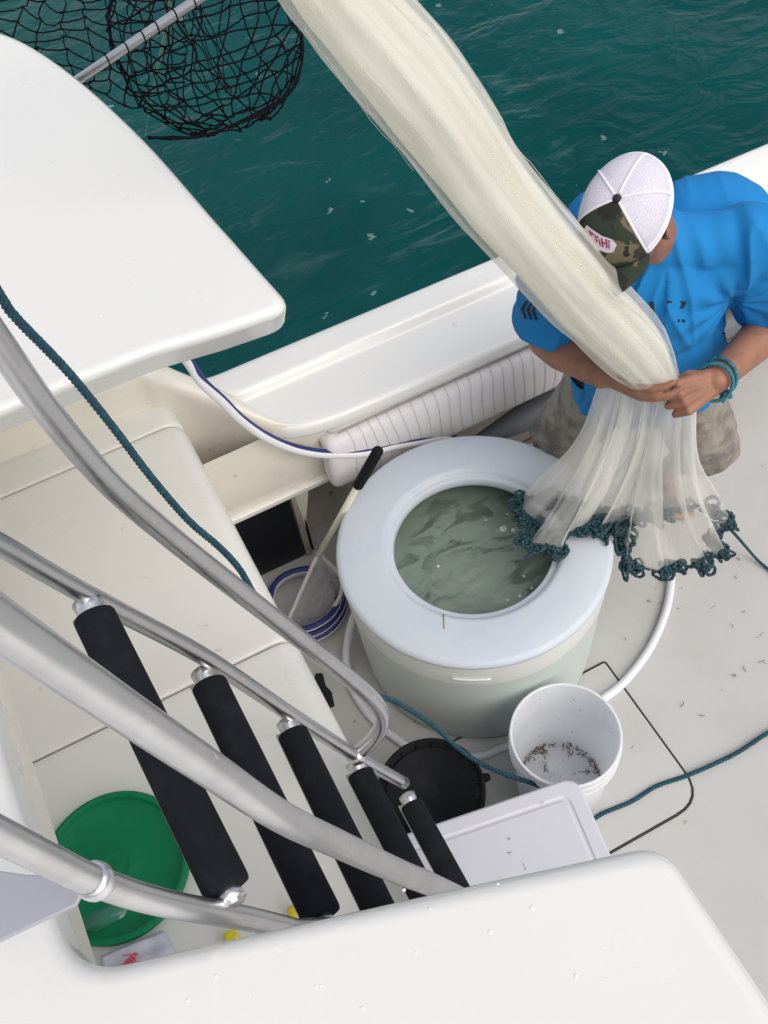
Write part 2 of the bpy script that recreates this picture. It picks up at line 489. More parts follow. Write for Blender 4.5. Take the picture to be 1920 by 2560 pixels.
M['netskirt'] = mesh_cloth('spread_net', (.88, .87, .82), (.40, .03), (.98, .52), (230, 110), (26, .9, 1), thr=.10)
M['dipmesh'] = mesh_cloth('dip_net_mesh', (.66, .66, .70), (.45, .45), (.75, .75), (60, 60), (6, 6, 1))
M['cord'] = mat('black_net_cord', (.006, .006, .009), .9, spec=.1)
M['greenstreak'] = mat('pale_green_streak', (.42, .55, .34), .5)
M['lead'] = mat('teal_lead_line', (.006, .036, .050), .6, mottle=(70, (.012, .085, .10), .5, .75), bump=(300, .5, .001))

# ================================================================== SETTING
bm = bm_new(); box(bm, -60, 60, -60, 60, -.56, -.55)
tag(obj('water', bm, M['sea'], smooth=False), 'dark teal sea water beside the boat', 'water', kind='structure')
bm = bm_new(); box(bm, .0, 5, -2.2, 2.3, -.12, 0)
tag(obj('deck', bm, M['deck'], smooth=False), 'pale grey nonskid cockpit deck with scattered scraps', 'deck', kind='structure')

# hatch in the deck
pts = [(.405, .655), (1.07, .655), (1.07, 1.175), (.405, 1.175)]
t = thing('deck_hatch', 'flush deck hatch outlined by a dark rubber seam under the bucket', 'hatch', (.74, .9, 0))
bm = bm_new(); prism(bm, round_poly(pts, [.02, .10, .012, .012]), .001, .004)
obj('gasket', bm, M['rubber'], t, smooth=False)
ins = [(.413, .663), (1.062, .663), (1.062, 1.167), (.413, 1.167)]
bm = bm_new(); prism(bm, round_poly(ins, [.015, .094, .008, .008]), .002, .008)
obj('hatch_panel', bm, M['deck'], t, smooth=False)

# ---- boat side: gunwale, inner liner, wing, recess
t = thing('boat_side', 'white fibreglass boat side with wide gunwale and cream inner wall', 'boat side', (1.0, 2.1, 0))
def gun_sec(X):
    k = max(0, min(1, (X - .42) / .6)); ki = 1 - k
    yin = 1.925 - .012 * k + .06 * (max(0, .62 - X) / .2) ** 2 * .6
    if X < .42: yin = 1.985 + (.42 - X) * 1.0
    yo = 2.235 - .014 * (X - .5) / 1.8
    ys = 2.132
    ys = max(ys, yin + .045)
    yo = max(yo, ys + .06)
    return [(yo + .10, -.70), (yo + .06, .40), (yo + .035, .70), (yo + .022, .755), (yo + .008, .778), (yo - .012, .786), (yo - .03, .787), (ys + .016, .787), (ys + .006, .785),
            (ys - .004, .778), (ys - .012, .763), (ys - .017, .757), (ys - .026, .754), (ys - .045, .753), (yin + .05, .751), (yin + .022, .750), (yin + .010, .747), (yin + .002, .739), (yin, .728), (yin, .705), (yin + .006, .694), (yin + .035, .68)]
Xs = [.20, .28, .35, .42, .47, .52, .58, .65, .75, .9, 1.1, 1.4, 1.8, 2.3, 3.0, 4.2]
rows = []
for X in Xs:
    rows.append([Vector((X, y, z)) for y, z in gun_sec(X)])
bm = bm_new(); grid(bm, rows)
o = obj('gunwale', bm, M['gel'], t)
o.modifiers.new('sub', 'SUBSURF').render_levels = 2
# inner wall + wing
wing = [((1.75, 1.10),), ]
W_in = [at(330, 925, 1.0), at(363, 937, .99), at(399, 945, .96), at(435, 962, .92), at(541, 1000, .85), at(600, 1028, .812), at(655, 1051, .777), at(700, 1066, .757), at(745, 1062, .744)]
rows = []
def wing_row(p, d, k):
    # p inner top edge; d outward dir
    base = Vector((p.x, max(p.y, 1.985) + .02, .40))
    d = d * k
    return [p + d * .06 + Vector((0, .03, -1.6 + 1.45 * (1 - k))), p + d * .085 + Vector((0, 0, -.25 + .2 * (1 - k))), p + d * .078 + Vector((0, 0, -.03)), p + d * .062 + Vector((0, 0, 0.002 - .004 * (1 - k))), p + d * .03 + Vector((0, 0, .006 * k)), p + d * .010, p - d * .004 + Vector((0, 0, -.018)), p - d * .004 + Vector((0, 0, -.06)),
            p.lerp(base, .55), base]
for i, p in enumerate(W_in):
    d = Vector((.35, .94, 0)) if i > 1 else Vector((.2, .98, 0))
    rows.append(wing_row(p, d, (1, 1, 1, 1, .92, .75, .5, .28, .12)[i]))
first = [q + Vector((-.75, .03, .08)) for q in rows[0]]
rows = [first] + rows
bm = bm_new(); grid(bm, rows)
o = obj('coaming_wing', bm, M['gelc'], t); o.modifiers.new('sub', 'SUBSURF').render_levels = 2
# liner wall aft of the wing, from under the gunwale lip down to the trim strip
rows = []
for X in (.10, .3, .42, .5, .6, .8, 1.2, 1.8, 2.6, 4.2):
    yt = 1.955 if X > .45 else 1.985
    rows.append([Vector((X, yt, .725)), Vector((X, yt + .004, .66)), Vector((X, 1.985, .55)), Vector((X, 1.997, .432))])
bm = bm_new(); grid(bm, rows)
obj('inner_liner', bm, M['gelc'], t)
bm = bm_new(); box(bm, .10, 4.2, 1.978, 2.02, .405, .43)
obj('trim_strip', bm, M['gel'], t, bevel=.006)
# toe recess below the trim
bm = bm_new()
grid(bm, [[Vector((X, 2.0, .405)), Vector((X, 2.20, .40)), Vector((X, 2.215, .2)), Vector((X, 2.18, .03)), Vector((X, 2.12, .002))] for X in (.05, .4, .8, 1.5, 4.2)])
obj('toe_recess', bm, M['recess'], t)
# black speaker-like panel with its pale frame at the forward end of the recess
bm = bm_new(); box(bm, .10, .398, 2.03, 2.045, .006, .40)
obj('black_panel', bm, M['blackpanel'], t, bevel=.003)
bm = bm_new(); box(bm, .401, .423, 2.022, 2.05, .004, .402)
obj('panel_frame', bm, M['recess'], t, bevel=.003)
bm = bm_new(); box(bm, .4245, .431, 2.02, 2.055, .03, .40)
obj('panel_seal', bm, M['black'], t, bevel=.001)
# cabin side seen under the overhang
bm = bm_new()
grid(bm, [[Vector((X, 2.19, .80)), Vector((X, 2.19, 1.1)), Vector((X, 2.2, 1.77))] for X in (-1.5, -.5, -.2, .12)])
obj('cabin_side', bm, M['gelc'], t)

# ---- bolster cushion along the liner
t = thing('bolster_cushion', 'white pleated vinyl bolster cushion along the inner boat side', 'cushion', (1.2, 1.93, .5))
sec = [(1.975, .660), (1.940, .668), (1.916, .660), (1.900, .636), (1.893, .59), (1.893, .53), (1.897, .475), (1.912, .440), (1.940, .424), (1.978, .436)]
xs0, xs1 = .525, 3.4
rows = []
nP = 0
X = xs0
import itertools
pl = .0375
xsamp = []
x = xs0
while x < xs1:
    for f in (0, .06, .25, .5, .75, .94):
        xsamp.append((x + f * pl, f))
    x += pl
for x, f in xsamp:
    puff = {0: -.0006, .06: -.0001, .25: .0002, .5: .0003, .75: .0002, .94: -.0001}[f]
    e = min(1, (x - xs0) / .03)
    e = math.sqrt(max(.0, 1 - (1 - e) ** 2)) * .22 + .78
    rr = []
    for i, (y, z) in enumerate(sec):
        c = Vector((x, 1.985, .545))
        q = Vector((x + .02 * nz((x, y, z), 6), y, z))
        n = Vector((0, y - 1.985, (z - .545))).normalized()
        q = c + (q - c) * e + n * puff + Vector((0, .002 * nz((x * .7, z, 0), 9), .004 * nz((x, z, 1), 4)))
        rr.append(q)
    rows.append(rr)
bm = bm_new(); V = grid(bm, rows); bm.faces.new(V[0])
o = obj('cushion_body', bm, M['vinyl'], t)
o.modifiers.new('sub', 'SUBSURF').render_levels = 2
# stitch lines in the pleat valleys
bm = bm_new()
for (x, f), rr in zip(xsamp, rows):
    if f == 0 and x > xs0 + .04:
        P = spline([q + Vector((0, q.y - 1.985, q.z - .545)).normalized() * .0005 for q in rr[1:8]], 3)
        tube(bm, P, .0006, 4)
obj('stitching', bm, M['stitch'], t)
bm = bm_new()
P = [Vector((x, 1.943 + .002 * nz((x, 0, 0), 7), .676)) for x in np.linspace(.56, 3.4, 60)]
P = [Vector((.545, 1.985, .665))] + P
tube(bm, P, .007, 8)
obj('piping', bm, M['piping'], t)
bm = bm_new()
P = [Vector((x, 1.927, .674)) for x in np.linspace(.57, 3.4, 40)]
tube(bm, P, .0016, 5)
P = [Vector((x, 1.956, .684)) for x in np.linspace(.55, 3.4, 40)]
tube(bm, P, .0016, 5)
obj('seam_line', bm, M['stitch'], t)

# ---- tackle cabinet with lids
t = thing('tackle_cabinet', 'long cream tackle cabinet with three lids beneath the ladder', 'cabinet', (-.1, 1.2, 0))
zt, xf, xb = .85, .167, -.5
def lid_sec():
    s = [(xb, zt), (-.2, zt), (.02, zt)]
    rr = .055
    for k in range(9):
        a = PI / 2 * (1 - k / 8)
        s.append((xf - rr + rr * math.cos(a), zt - rr + rr * math.sin(a)))
    s += [(xf, .70), (xf, .62)]
    return s
for (y0, y1, endr) in ((.0, 1.268, 0), (1.2735, 2.060, 0), (2.0655, 2.235, 1)):
    ys = [y0, y0 + .002, y0 + .006] + list(np.linspace(y0 + .02, y1 - .02, 12)) + [y1 - .006, y1 - .002, y1]
    rows = []
    for j, y in enumerate(ys):
        dz = {0: -.006, 1: -.002, len(ys) - 1: -.006, len(ys) - 2: -.002}.get(j, 0)
        e = 0
        if endr: e = .06 * max(0, (y - (y1 - .07)) / .07) ** 2.2
        rows.append([Vector((x + (dz if x > 0 else 0) - e * (1 if x > 0 else 0), y, z + dz - e * .8)) for x, z in lid_sec()])
    bm = bm_new(); V = grid(bm, rows)
    # side flanks into the gap
    for rr, s in ((rows[0], 1), (rows[-1], -1)):
        grid(bm, [rr, [q + Vector((0, 0, -.03)) for q in rr]])
    bmesh.ops.recalc_face_normals(bm, faces=bm.faces)
    obj('lid', bm, M['cab'], t)
bm = bm_new(); box(bm, xb, xf - .03, 0, 2.2, 0, zt - .02)
obj('cabinet_body', bm, M['seam'], t, smooth=False)
bm = bm_new(); box(bm, xf - .03, xf - .012, 0, 2.17, 0, .617)
obj('front_panel', bm, M['cab'], t, smooth=False)
# black latch lever on the front
p = at(815, 1728, .55)
bm = bm_new()
prism(bm, [(p.x - .03, p.y - .045), (p.x + .002, p.y - .05), (p.x + .012, p.y - .012), (p.x + .006, p.y + .012), (p.x + .014, p.y + .05), (p.x - .004, p.y + .058), (p.x - .03, p.y + .02)], .545, .56)
obj('latch', bm, M['black'], t, bevel=.004)
bm = bm_new()
prism(bm, [(xf - .02, p.y - .02), (p.x - .01, p.y - .02), (p.x - .01, p.y + .02), (xf - .02, p.y + .02)], .535, .565)
obj('latch_mount', bm, M['black'], t, bevel=.003)

# ---- cabin bulkhead behind the cabinet
t = thing('cabin_bulkhead', 'white cabin bulkhead wall rising behind the cabinet lids', 'wall', (-.5, 1.0, 0))
bm = bm_new(); box(bm, -.62, -.503, -.8, 2.188, 0, 1.74)
obj('wall_panel', bm, M['gel'], t, smooth=False)
bm = bm_new(); box(bm, -.502, -.47, 1.62, 2.15, .90, 1.6)
obj('raised_trim', bm, M['gel'], t, bevel=.012)

# ---- flybridge deck (one moulding with the ladder opening)
ZT = 1.85
OA = [(at(x, y, ZT - .01)) for x, y in ((744, 779), (640, 663), (518, 523), (390, 376), (285, 272), (205, 202), (128, 144), (58, 102), (0, 79))]
OA = spline(OA, 4)
OA = [OA[0]] + OA[4:]
aft = [(p.x, p.y) for p in OA]
aft += [(.06, 2.56), (-.05, 2.66), (-.25, 2.72), (-1.5, 2.74)]
inner = [(at(x, y, ZT)) for x, y in ((260, 2421), (700, 2305), (1160, 2200), (1640, 2095))]
poly = list(aft)
poly += [(-1.5, -1.6), (.35, -1.6), (.352, 0.05)]
slabe = [(.354, .21)]
pts = aft + [(-1.5, -1.6), (.350, -1.6), (.352, 0.0), (.352, .243), (.132, .308), (-.069, .366), (-.298, .43), (-.302, .7), (-.302, 1.29)]
rad = [.05] + [0] * (len(aft) - 1) + [.1, .1, 0, .035, 0, 0, .06, 0, .06]
# last edge back to the aft corner of the overhang
pts += [(-.1, 1.288), (.10, 1.282), (.21, 1.264)]
rad += [0, 0, 0]
op = round_poly(pts, rad, 7)
t = thing('flybridge_deck', 'white flybridge overhang with rounded edges and a ladder opening', 'flybridge', (0, 0, ZT))
bm = bm_new(); prism(bm, op[::-1], ZT - .10, ZT)
for v in bm.verts:
    if v.co.z < ZT - .05 and v.co.y > 1.0: v.co.y += .055 if v.co.y < 1.5 else 0
bmesh.ops.recalc_face_normals(bm, faces=bm.faces)
bmesh.ops.triangulate(bm, faces=[f for f in bm.faces if len(f.verts) > 4])
bmesh.ops.dissolve_limit(bm, angle_limit=.001, verts=bm.verts, edges=bm.edges)
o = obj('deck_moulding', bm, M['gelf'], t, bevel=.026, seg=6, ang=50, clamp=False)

bm = bm_new(); box(bm, -.335, -.304, .44, 1.31, 1.685, ZT - .03)
obj('opening_fascia', bm, M['gelc'], t, bevel=.008)
bm = bm_new()
rd = random.Random(3)
for (x, y) in ((1075, 2272), (802, 2465), (790, 2466), (632, 2482), (1040, 2380), (1330, 2270), (1225, 2330), (1010, 2225), (1440, 2440), (540, 2440), (905, 2520), (470, 2500), (1245, 2210), (330, 700), (250, 790)):
    p = at(x, y, ZT)
    r = rd.uniform(.0012, .0028)
    bmesh.ops.create_uvsphere(bm, u_segments=12, v_segments=8, radius=r, matrix=Matrix.Translation(p) @ Matrix.Diagonal((1, rd.uniform(.8, 1.2), .35, 1)))
M['drop'] = mat('water_drop', (.75, .77, .80), .05)
tag(obj('water_drops', bm, M['drop']), 'small water drops standing on the white flybridge deck', 'drops', kind='stuff')
# ---- ladder
t = thing('boarding_ladder', 'aluminium flybridge ladder with curved handrails and black padded treads', 'ladder', (.1, .7, 0))
YF, YN = .88, .417
def prof(P, Y): return [Vector((x, Y, z)) for x, z in P]
st = [(-.62, 2.25), (-.40, 2.10), (-.27, 1.99), (-.20, 1.93), (-.142, 1.775), (-.028, 1.460), (.066, 1.132), (.160, .80), (.262, .485)]
stf = spline([atY(-330, 1190, YF), atY(-120, 1300, YF), atY(0, 1362, YF), atY(95, 1418, YF), atY(200, 1478, YF), atY(300, 1530, YF), atY(520, 1648, YF), atY(725, 1785, YF), atY(890, 1890, YF), atY(1010, 1957, YF)], 8)
stn = spline([atY(-330, 1980, YN), atY(-120, 2030, YN), atY(0, 2088, YN), atY(120, 2148, YN), atY(240, 2204, YN), atY(400, 2255, YN), atY(620, 2297, YN), atY(740, 2325, YN)], 8)
# the near rail carries on down behind the flybridge edge, parallel to the far one
last = stn[-1]
off = None
zl = stn[-1].z
stn += [Vector((p.x, YN, p.z)) for p in stf if p.z < zl - .06]
for P in (stf, stn):
    bm = bm_new(); tube(bm, P, .0145, 16); obj('stringer', bm, M['alu'], t)
h1 = spline([atY(-260, 480, YF), atY(-120, 690, YF), atY(0, 862, YF), atY(120, 1030, YF), atY(270, 1205, YF), atY(430, 1345, YF), atY(600, 1480, YF), atY(760, 1605, YF), atY(890, 1710, YF), atY(945, 1765, YF), atY(955, 1805, YF), atY(935, 1845, YF), atY(890, 1888, YF)], 8)
bm = bm_new(); tube(bm, h1, .0163, 18); obj('handrail', bm, M['alu'], t)
h2 = spline([atY(-300, 1370, YN), atY(-120, 1478, YN), atY(0, 1562, YN), atY(250, 1735, YN), atY(500, 1905, YN), atY(700, 2040, YN), atY(850, 2112, YN), atY(1000, 2180, YN), atY(1080, 2212, YN)] + [Vector((p.x, YN, p.z)) for p in (atY(890, 1710, YF), atY(945, 1765, YF), atY(955, 1805, YF), atY(935, 1845, YF), atY(890, 1888, YF))], 8)
bm = bm_new(); tube(bm, h2, .0166, 18); obj('handrail', bm, M['alu'], t)
fe = [(215, 1500), (505, 1675), (715, 1800), (885, 1905), (1015, 1985)]
ne = [(575, 2245), (815, 2285), (953, 2255), (1066, 2225), (1130, 2200)]
for i, (a, bb) in enumerate(zip(fe, ne)):
    A = atY(*a, YF)
    if i == 0: B = atY(588, 2262, YN)
    else: B = Vector((A.x, YN, A.z - .0))
    if i == 1: B.x += .012
    dv = (B - A).normalized()
    r = obj('rung', (lambda bm: (tube(bm, [A.lerp(B, k / 6) for k in range(7)], .0125, 12), bm)[1])(bm_new()), M['alu'], t)
    # rounded foam tread sleeve
    q0, q1 = A + dv * .028, B - dv * .020
    P = [q0, q0 + dv * .0012, q0 + dv * .004, q0 + dv * .012] + [q0.lerp(q1, k / 10) for k in range(1, 10)] + [q1 - dv * .012, q1 - dv * .005, q1 - dv * .001, q1]
    rr = [.0250, .0280, .0290, .0292] + [.0290] * 9 + [.0292, .0290, .0280, .0250]
    bm = bm_new(); tube(bm, P, rr, 20, up=(.30, 0, .95), flat=.80)
    obj('tread_pad', bm, M['pad'], r)
    # flat aluminium step plate under the pad
    bm = bm_new()
    tube(bm, [A + dv * .015 + Vector((-.013, 0, -.014)), B - dv * .02 + Vector((-.013, 0, -.014))], .024, 4, up=(.30, 0, .95), flat=.12, rot=PI / 4)
    obj('step_plate', bm, M['alu'], r, smooth=False)
    for E, s in ((A, 1), (B, -1)):
        bm = bm_new()
        k_ = 1 if s > 0 else .78
        tube(bm, [E + dv * s * .004, E + dv * s * .018 * k_, E + dv * s * .027 * k_, E + dv * s * .033 * k_], [.0215 * k_, .0195 * k_, .0170 * k_, .0155 * k_], 14)
        obj('weld_collar', bm, M['weld'], r)
# welded bracket plate that ties the near rail to the flybridge
A = atY(170, 2215, YN); B = Vector((-.44, .62, 1.93))
bm = bm_new()
p4 = [at(225, 2195, 1.99), at(190, 2262, 1.985), at(-80, 2390, 1.97), at(-80, 2165, 1.97), at(60, 2185, 1.98)]
vs = [bm.verts.new(p) for p in p4]; vs2 = [bm.verts.new(p - Vector((0, 0, .006))) for p in p4]
bm.faces.new(vs); bm.faces.new(vs2[::-1])
for i in range(5): bm.faces.new((vs[i], vs2[i], vs2[(i + 1) % 5], vs[(i + 1) % 5]))
bmesh.ops.recalc_face_normals(bm, faces=bm.faces)
obj('bracket_plate', bm, M['greymetal'], t, bevel=.002)
bm = bm_new()
P = [atY(240 + 3 * math.cos(a), 2204, YN) for a in (0,)]
c0 = atY(238, 2203, YN); dd = (atY(300, 2228, YN) - c0).normalized()
tube(bm, [c0 - dd * .012, c0 - dd * .006, c0 + dd * .004, c0 + dd * .011], [.0158, .0185, .0185, .0158], 16)
obj('weld_collar', bm, M['weld'], t)
c0 = atY(890, 1888, YF)
bm = bm_new()
bmesh.ops.create_uvsphere(bm, u_segments=16, v_segments=10, radius=.023, matrix=Matrix.Translation(c0))
obj('weld_collar', bm, M['weld'], t)

# ================================================================== THINGS IN THE COCKPIT
# ---- bait tank
TX, TY, TR, TZ = .757, 1.448, .392, .58
t = thing('bait_tank', 'round white bait tank with wide flat rim and open middle', 'tank', (TX, TY, 0))
bm = bm_new()
lathe(bm, [(.275, TZ - .055), (.262, TZ - .052), (.256, TZ - .040), (.258, TZ - .018), (.262, TZ - .015), (.274, TZ - .015), (.280, TZ - .011), (.282, TZ - .003), (.287, TZ), (.32, TZ), (TR - .016, TZ - .002), (TR - .006, TZ - .006), (TR, TZ - .016), (TR, TZ - .024), (TR - .006, TZ - .028)], (TX, TY, 0), 128)
for v in bm.verts:   # the hole is a little smaller than the rim groove
    d = Vector((v.co.x - TX, v.co.y - TY, 0)); r = d.length
    if r < .30:
        k = .232 / .262 if r > 0 else 1
        d *= (1 - .115 * min(1, (.30 - r) / .018))
        v.co.x, v.co.y = TX + d.x, TY + d.y
obj('rim_lid', bm, M['poly'], t)
WL = .447
bm = bm_new()
lathe(bm, [(TR - .010, TZ - .027), (TR - .006, TZ - .06), (TR - .008, TZ - .12), (TR - .0085, WL)], (TX, TY, 0), 128)
obj('tank_wall', bm, M['tankwall'], t)
bm = bm_new()
lathe(bm, [(TR - .0085, WL), (TR - .012, TZ - .17), (TR - .02, .25), (TR - .030, .05), (TR - .036, .018), (TR - .055, .004)], (TX, TY, 0), 128, cap1=True)
obj('filled_wall', bm, M['fillwall'], t)
p = at(1140, 1690, .5)
bm = bm_new()
P = []
a0 = math.atan2(at(1178, 1697, TZ - .09).y - TY, at(1178, 1697, TZ - .09).x - TX)
for k in range(-8, 9):
    a = a0 + k * .0175
    P.append(Vector((TX + (TR - .004) * math.cos(a), TY + (TR - .004) * math.sin(a), TZ - .092)))
tube(bm, P, [.001] + [.0042] * 15 + [.001], 8)
obj('moulded_grip', bm, M['tankwall'], t)
c0 = at(1109, 1535, TZ + .0008); c1 = at(1110, 1572, TZ + .0008)
bm = bm_new(); tube(bm, [c0, c0.lerp(c1, .5), c1], .0016, 5)
obj('rim_crack', bm, M['seam'], t)
# the water in it
WZ = .455
bm = bm_new()
lathe(bm, [(.002, WZ), (.2, WZ), (TR - .020, WZ)], (TX, TY, 0), 96, cap0=True)
lathe(bm, [(.002, WZ - .06), (.2, WZ - .06), (TR - .020, WZ - .06), (TR - .028, .25), (TR - .045, .03)], (TX, TY, 0), 96, cap0=True, mi=[1, 1, 1, 1])
for f in bm.faces:
    if f.calc_center_median().z < WZ - .01: f.material_index = 1
tag(obj('tank_water', bm, [M['tankw'], M['murk']]), 'murky green water swirling inside the round bait tank', 'water', kind='stuff')
def fish_mesh():
    bm = bm_new()
    rows = []
    for i in range(15):
        u = i / 14
        w = .0062 * (math.sin(PI * min(1, u * 1.05)) ** .75) * (1 - .45 * u) + .0008
        h = w * 1.5
        x = (u - .5) * .082
        bend = .010 * math.sin(u * 4.2)
        rows.append([Vector((x, bend + w * math.cos(a), h * math.sin(a))) for a in np.linspace(0, 2 * PI, 13)[:-1]])
    grid(bm, rows, closed=True)
    tx = rows[-1][0]; by = .010 * math.sin(4.2)
    tv = [bm.verts.new((.036, by, 0)), bm.verts.new((.054, by + .011, .002)), bm.verts.new((.047, by, .001)), bm.verts.new((.054, by - .011, .002))]
    bm.faces.new(tv[:3]); bm.faces.new((tv[0], tv[2], tv[3]))
    for s in (-1, 1):
        fv_ = [bm.verts.new((-.014, s * .007, 0)), bm.verts.new((.002, s * .016, -.002)), bm.verts.new((.0, s * .006, 0))]
        bm.faces.new(fv_)
    return bm
fo_ = obj('bait_fish', fish_mesh(), M['fish'])
fspots = [(1130, 1359, 35, 1.0), (1095, 1420, 45, .95), (1112, 1458, 12, 1.0), (1190, 1405, 18, 1.15), (1192, 1448, 60, .9), (1082, 1492, 8, .8), (1142, 1506, -20, .85), (1165, 1520, 14, .9), (1225, 1380, 30, .8), (1240, 1470, 70, .75), (1060, 1455, 55, .8), (1275, 1425, 65, .8), (1185, 1352, 28, .7), (1215, 1500, 5, .8), (1150, 1385, 40, .7), (1120, 1440, 70, .65), (1165, 1432, 20, .75), (1210, 1430, 48, .8), (1235, 1405, 80, .6), (1105, 1380, 25, .6), (1255, 1445, 50, .7), (1180, 1485, 30, .75), (1110, 1505, -8, .7), (1205, 1530, 10, .7)]
for i, (px, py, ang, k) in enumerate(fspots):
    o = fo_ if i == 0 else fo_.copy()
    if i: C.objects.link(o)
    p = at(px, py, WZ - .010 - .003 * (i % 4))
    q = at(px + 40 * math.cos(R(ang)), py - 40 * math.sin(R(ang)), p.z)
    o.location = p; o.scale = (k, k, k)
    o.rotation_euler = (0, 0, math.atan2(q.y - p.y, q.x - p.x) + (PI if i % 3 == 0 else 0))
    tag(o, 'small dark bait fish circling just under the tank water', 'fish', 'bait fish circling in the round tank')
rnd = random.Random(5)
bm = bm_new()
for (px, py, r) in ((1258, 1322, .012), (1283, 1325, .007), (1268, 1285, .004), (1262, 1318, .006), (1095, 1415, .005), (1215, 1300, .004), (1330, 1470, .005), (1310, 1440, .004), (1300, 1490, .006), (1270, 1500, .004)):
    p = at(px, py, WZ)
    bmesh.ops.create_uvsphere(bm, u_segments=12, v_segments=8, radius=r, matrix=Matrix.Translation(p) @ Matrix.Diagonal((1, 1, .25, 1)))
tag(obj('water_bubbles', bm, M['bubble']), 'small pale bubbles floating on the murky tank water', 'bubbles', kind='stuff')

# ---- white bucket
BX, BY = .728, .903
t = thing('white_bucket', 'open white plastic bucket with dirty scraps in the bottom', 'bucket', (BX, BY, 0))
bm = bm_new()
lathe(bm, [(.122, 0), (.126, .004), (.136, .20), (.139, .275)], (BX, BY, 0), 72, cap0=True)
lathe(bm, [(.144, .365), (.136, .22), (.125, .012), (.002, .010)], (BX, BY, 0), 72)
obj('bucket_body', bm, M['bucket'], t)
bm = bm_new()
lathe(bm, [(.1395, .272), (.150, .275), (.1525, .280), (.153, .297), (.1495, .300), (.149, .312), (.153, .315), (.1535, .330), (.150, .333), (.149, .352), (.1515, .355), (.1510, .3655), (.147, .3675), (.1440, .365)], (BX, BY, 0), 72)
obj('bucket_collar', bm, M['bucket'], t)
# scraps: dried bait round the bottom of the bucket
rnd = random.Random(8)
bm = bm_new()
def scrap(bm, p, s, rnd, flat=.35):
    a = rnd.uniform(0, 2 * PI); P = [p.copy()]
    for k in range(rnd.choice((2, 3, 4))):
        a += rnd.uniform(-.9, .9)
        P.append(P[-1] + Vector((math.cos(a), math.sin(a), rnd.uniform(-.15, .25))) * s * rnd.uniform(.5, 1.1))
    tube(bm, spline(P, 3), [s * .18 * rnd.uniform(.4, 1.3) for _ in range((len(P) - 1) * 3 + 1)], 5)
arc = spline([at(x, y, .014) for x, y in ((1303, 1897), (1327, 1881), (1349, 1868), (1380, 1863), (1430, 1870), (1458, 1886), (1487, 1910), (1506, 1937))], 12)
for i in range(95):
    q = arc[min(len(arc) - 1, int(rnd.random() * len(arc)))] + Vector((rnd.gauss(0, .003), rnd.gauss(0, .003), 0))
    d = Vector((q.x - BX, q.y - BY, 0))
    if d.length > .118: d *= .118 / d.length
    scrap(bm, Vector((BX + d.x, BY + d.y, .014 + rnd.uniform(0, .004))), rnd.uniform(.003, .008), rnd)
for (px, py, n) in ((1360, 1885, 10), (1363, 1915, 6), (1362, 1925, 5), (1468, 1930, 6), (1425, 1885, 4), (1490, 1930, 5)):
    q = at(px, py, .014)
    for i in range(n): scrap(bm, q + Vector((rnd.gauss(0, .004), rnd.gauss(0, .006), 0)), rnd.uniform(.003, .007), rnd)
for i in range(40):
    a = rnd.uniform(0, 2 * PI); r = rnd.uniform(0, .11)
    scrap(bm, Vector((BX + r * math.cos(a), BY + r * math.sin(a), .013)), rnd.uniform(.0015, .003), rnd)
tag(obj('bait_scraps', bm, M['scrap']), 'brown dried bait scraps inside the white bucket', 'scraps', kind='stuff')
# ---- scraps on the deck
bm = bm_new()
for (px, py) in ((1640, 1470), (1650, 1455), (1845, 1450), (1790, 1390), (1850, 1400), (1290, 1990), (1255, 1890), (1268, 1905), (1262, 1897), (1575, 1855), (1600, 1865), (1835, 1690), (1760, 1790), (1800, 1720), (1850, 1660), (1905, 1650), (1900, 1590), (1700, 1770), (1610, 2050), (1030, 1805), (952, 1855), (885, 1810), (1865, 1530), (1830, 1560), (1620, 1500), (1700, 1520), (1560, 1600)):
    q = at(px, py, .006)
    for i in range(rnd.choice((1, 1, 2))): scrap(bm, q + Vector((rnd.gauss(0, .004), rnd.gauss(0, .004), 0)), rnd.uniform(.003, .0075), rnd)
tag(obj('deck_scraps', bm, M['scrap']), 'tiny brown scraps strewn over the pale deck', 'scraps', kind='stuff')

# ---- black bucket with lid
KX, KY, KZ = .345, 1.0, .315
c = at(1078, 1972, KZ); KX, KY = c.x, c.y
t = thing('black_bucket', 'black bucket closed by a ribbed black screw lid', 'bucket', (KX, KY, 0))
bm = bm_new()
lathe(bm, [(.120, 0), (.124, .004), (.136, KZ - .045), (.138, KZ - .03)], (KX, KY, 0), 64, cap0=True)
obj('bucket_body', bm, M['black'], t)
bm = bm_new()
lathe(bm, [(.139, KZ - .055), (.1455, KZ - .05), (.147, KZ - .01), (.146, KZ), (.141, KZ + .003), (.137, KZ), (.134, KZ - .012), (.124, KZ - .0135), (.122, KZ - .0085), (.119, KZ - .0085), (.117, KZ - .012), (.026, KZ - .013), (.024, KZ - .0155), (.021, KZ - .0165), (.001, KZ - .0165)], (KX, KY, 0), 96)
for k in range(18):
    a = 2 * PI * k / 18
    ca, sa = math.cos(a), math.sin(a)
    v = [Vector((KX + r * ca - w * sa, KY + r * sa + w * ca, KZ + z)) for z in (-.012, -.004) for r, w in ((.1225, -.002), (.1345, -.002), (.1345, .002), (.1225, .002))]
    vv = [bm.verts.new(q) for q in v]
    for f in ((4, 5, 6, 7), (0, 1, 5, 4), (1, 2, 6, 5), (2, 3, 7, 6), (3, 0, 4, 7)): bm.faces.new([vv[i] for i in f])
lid = obj('lid', bm, M['black'], t)
q = at(1228, 1940, KZ - .03); a = math.atan2(q.y - KY, q.x - KX)
bm = bm_new()
u = Vector((math.cos(a), math.sin(a), 0)); w = Vector((-u.y, u.x, 0)); c0 = Vector((KX, KY, KZ - .03))
tube(bm, [c0 + u * .142, c0 + u * .155, c0 + u * .163, c0 + u * .166], [.014, .0125, .010, .005], 10)
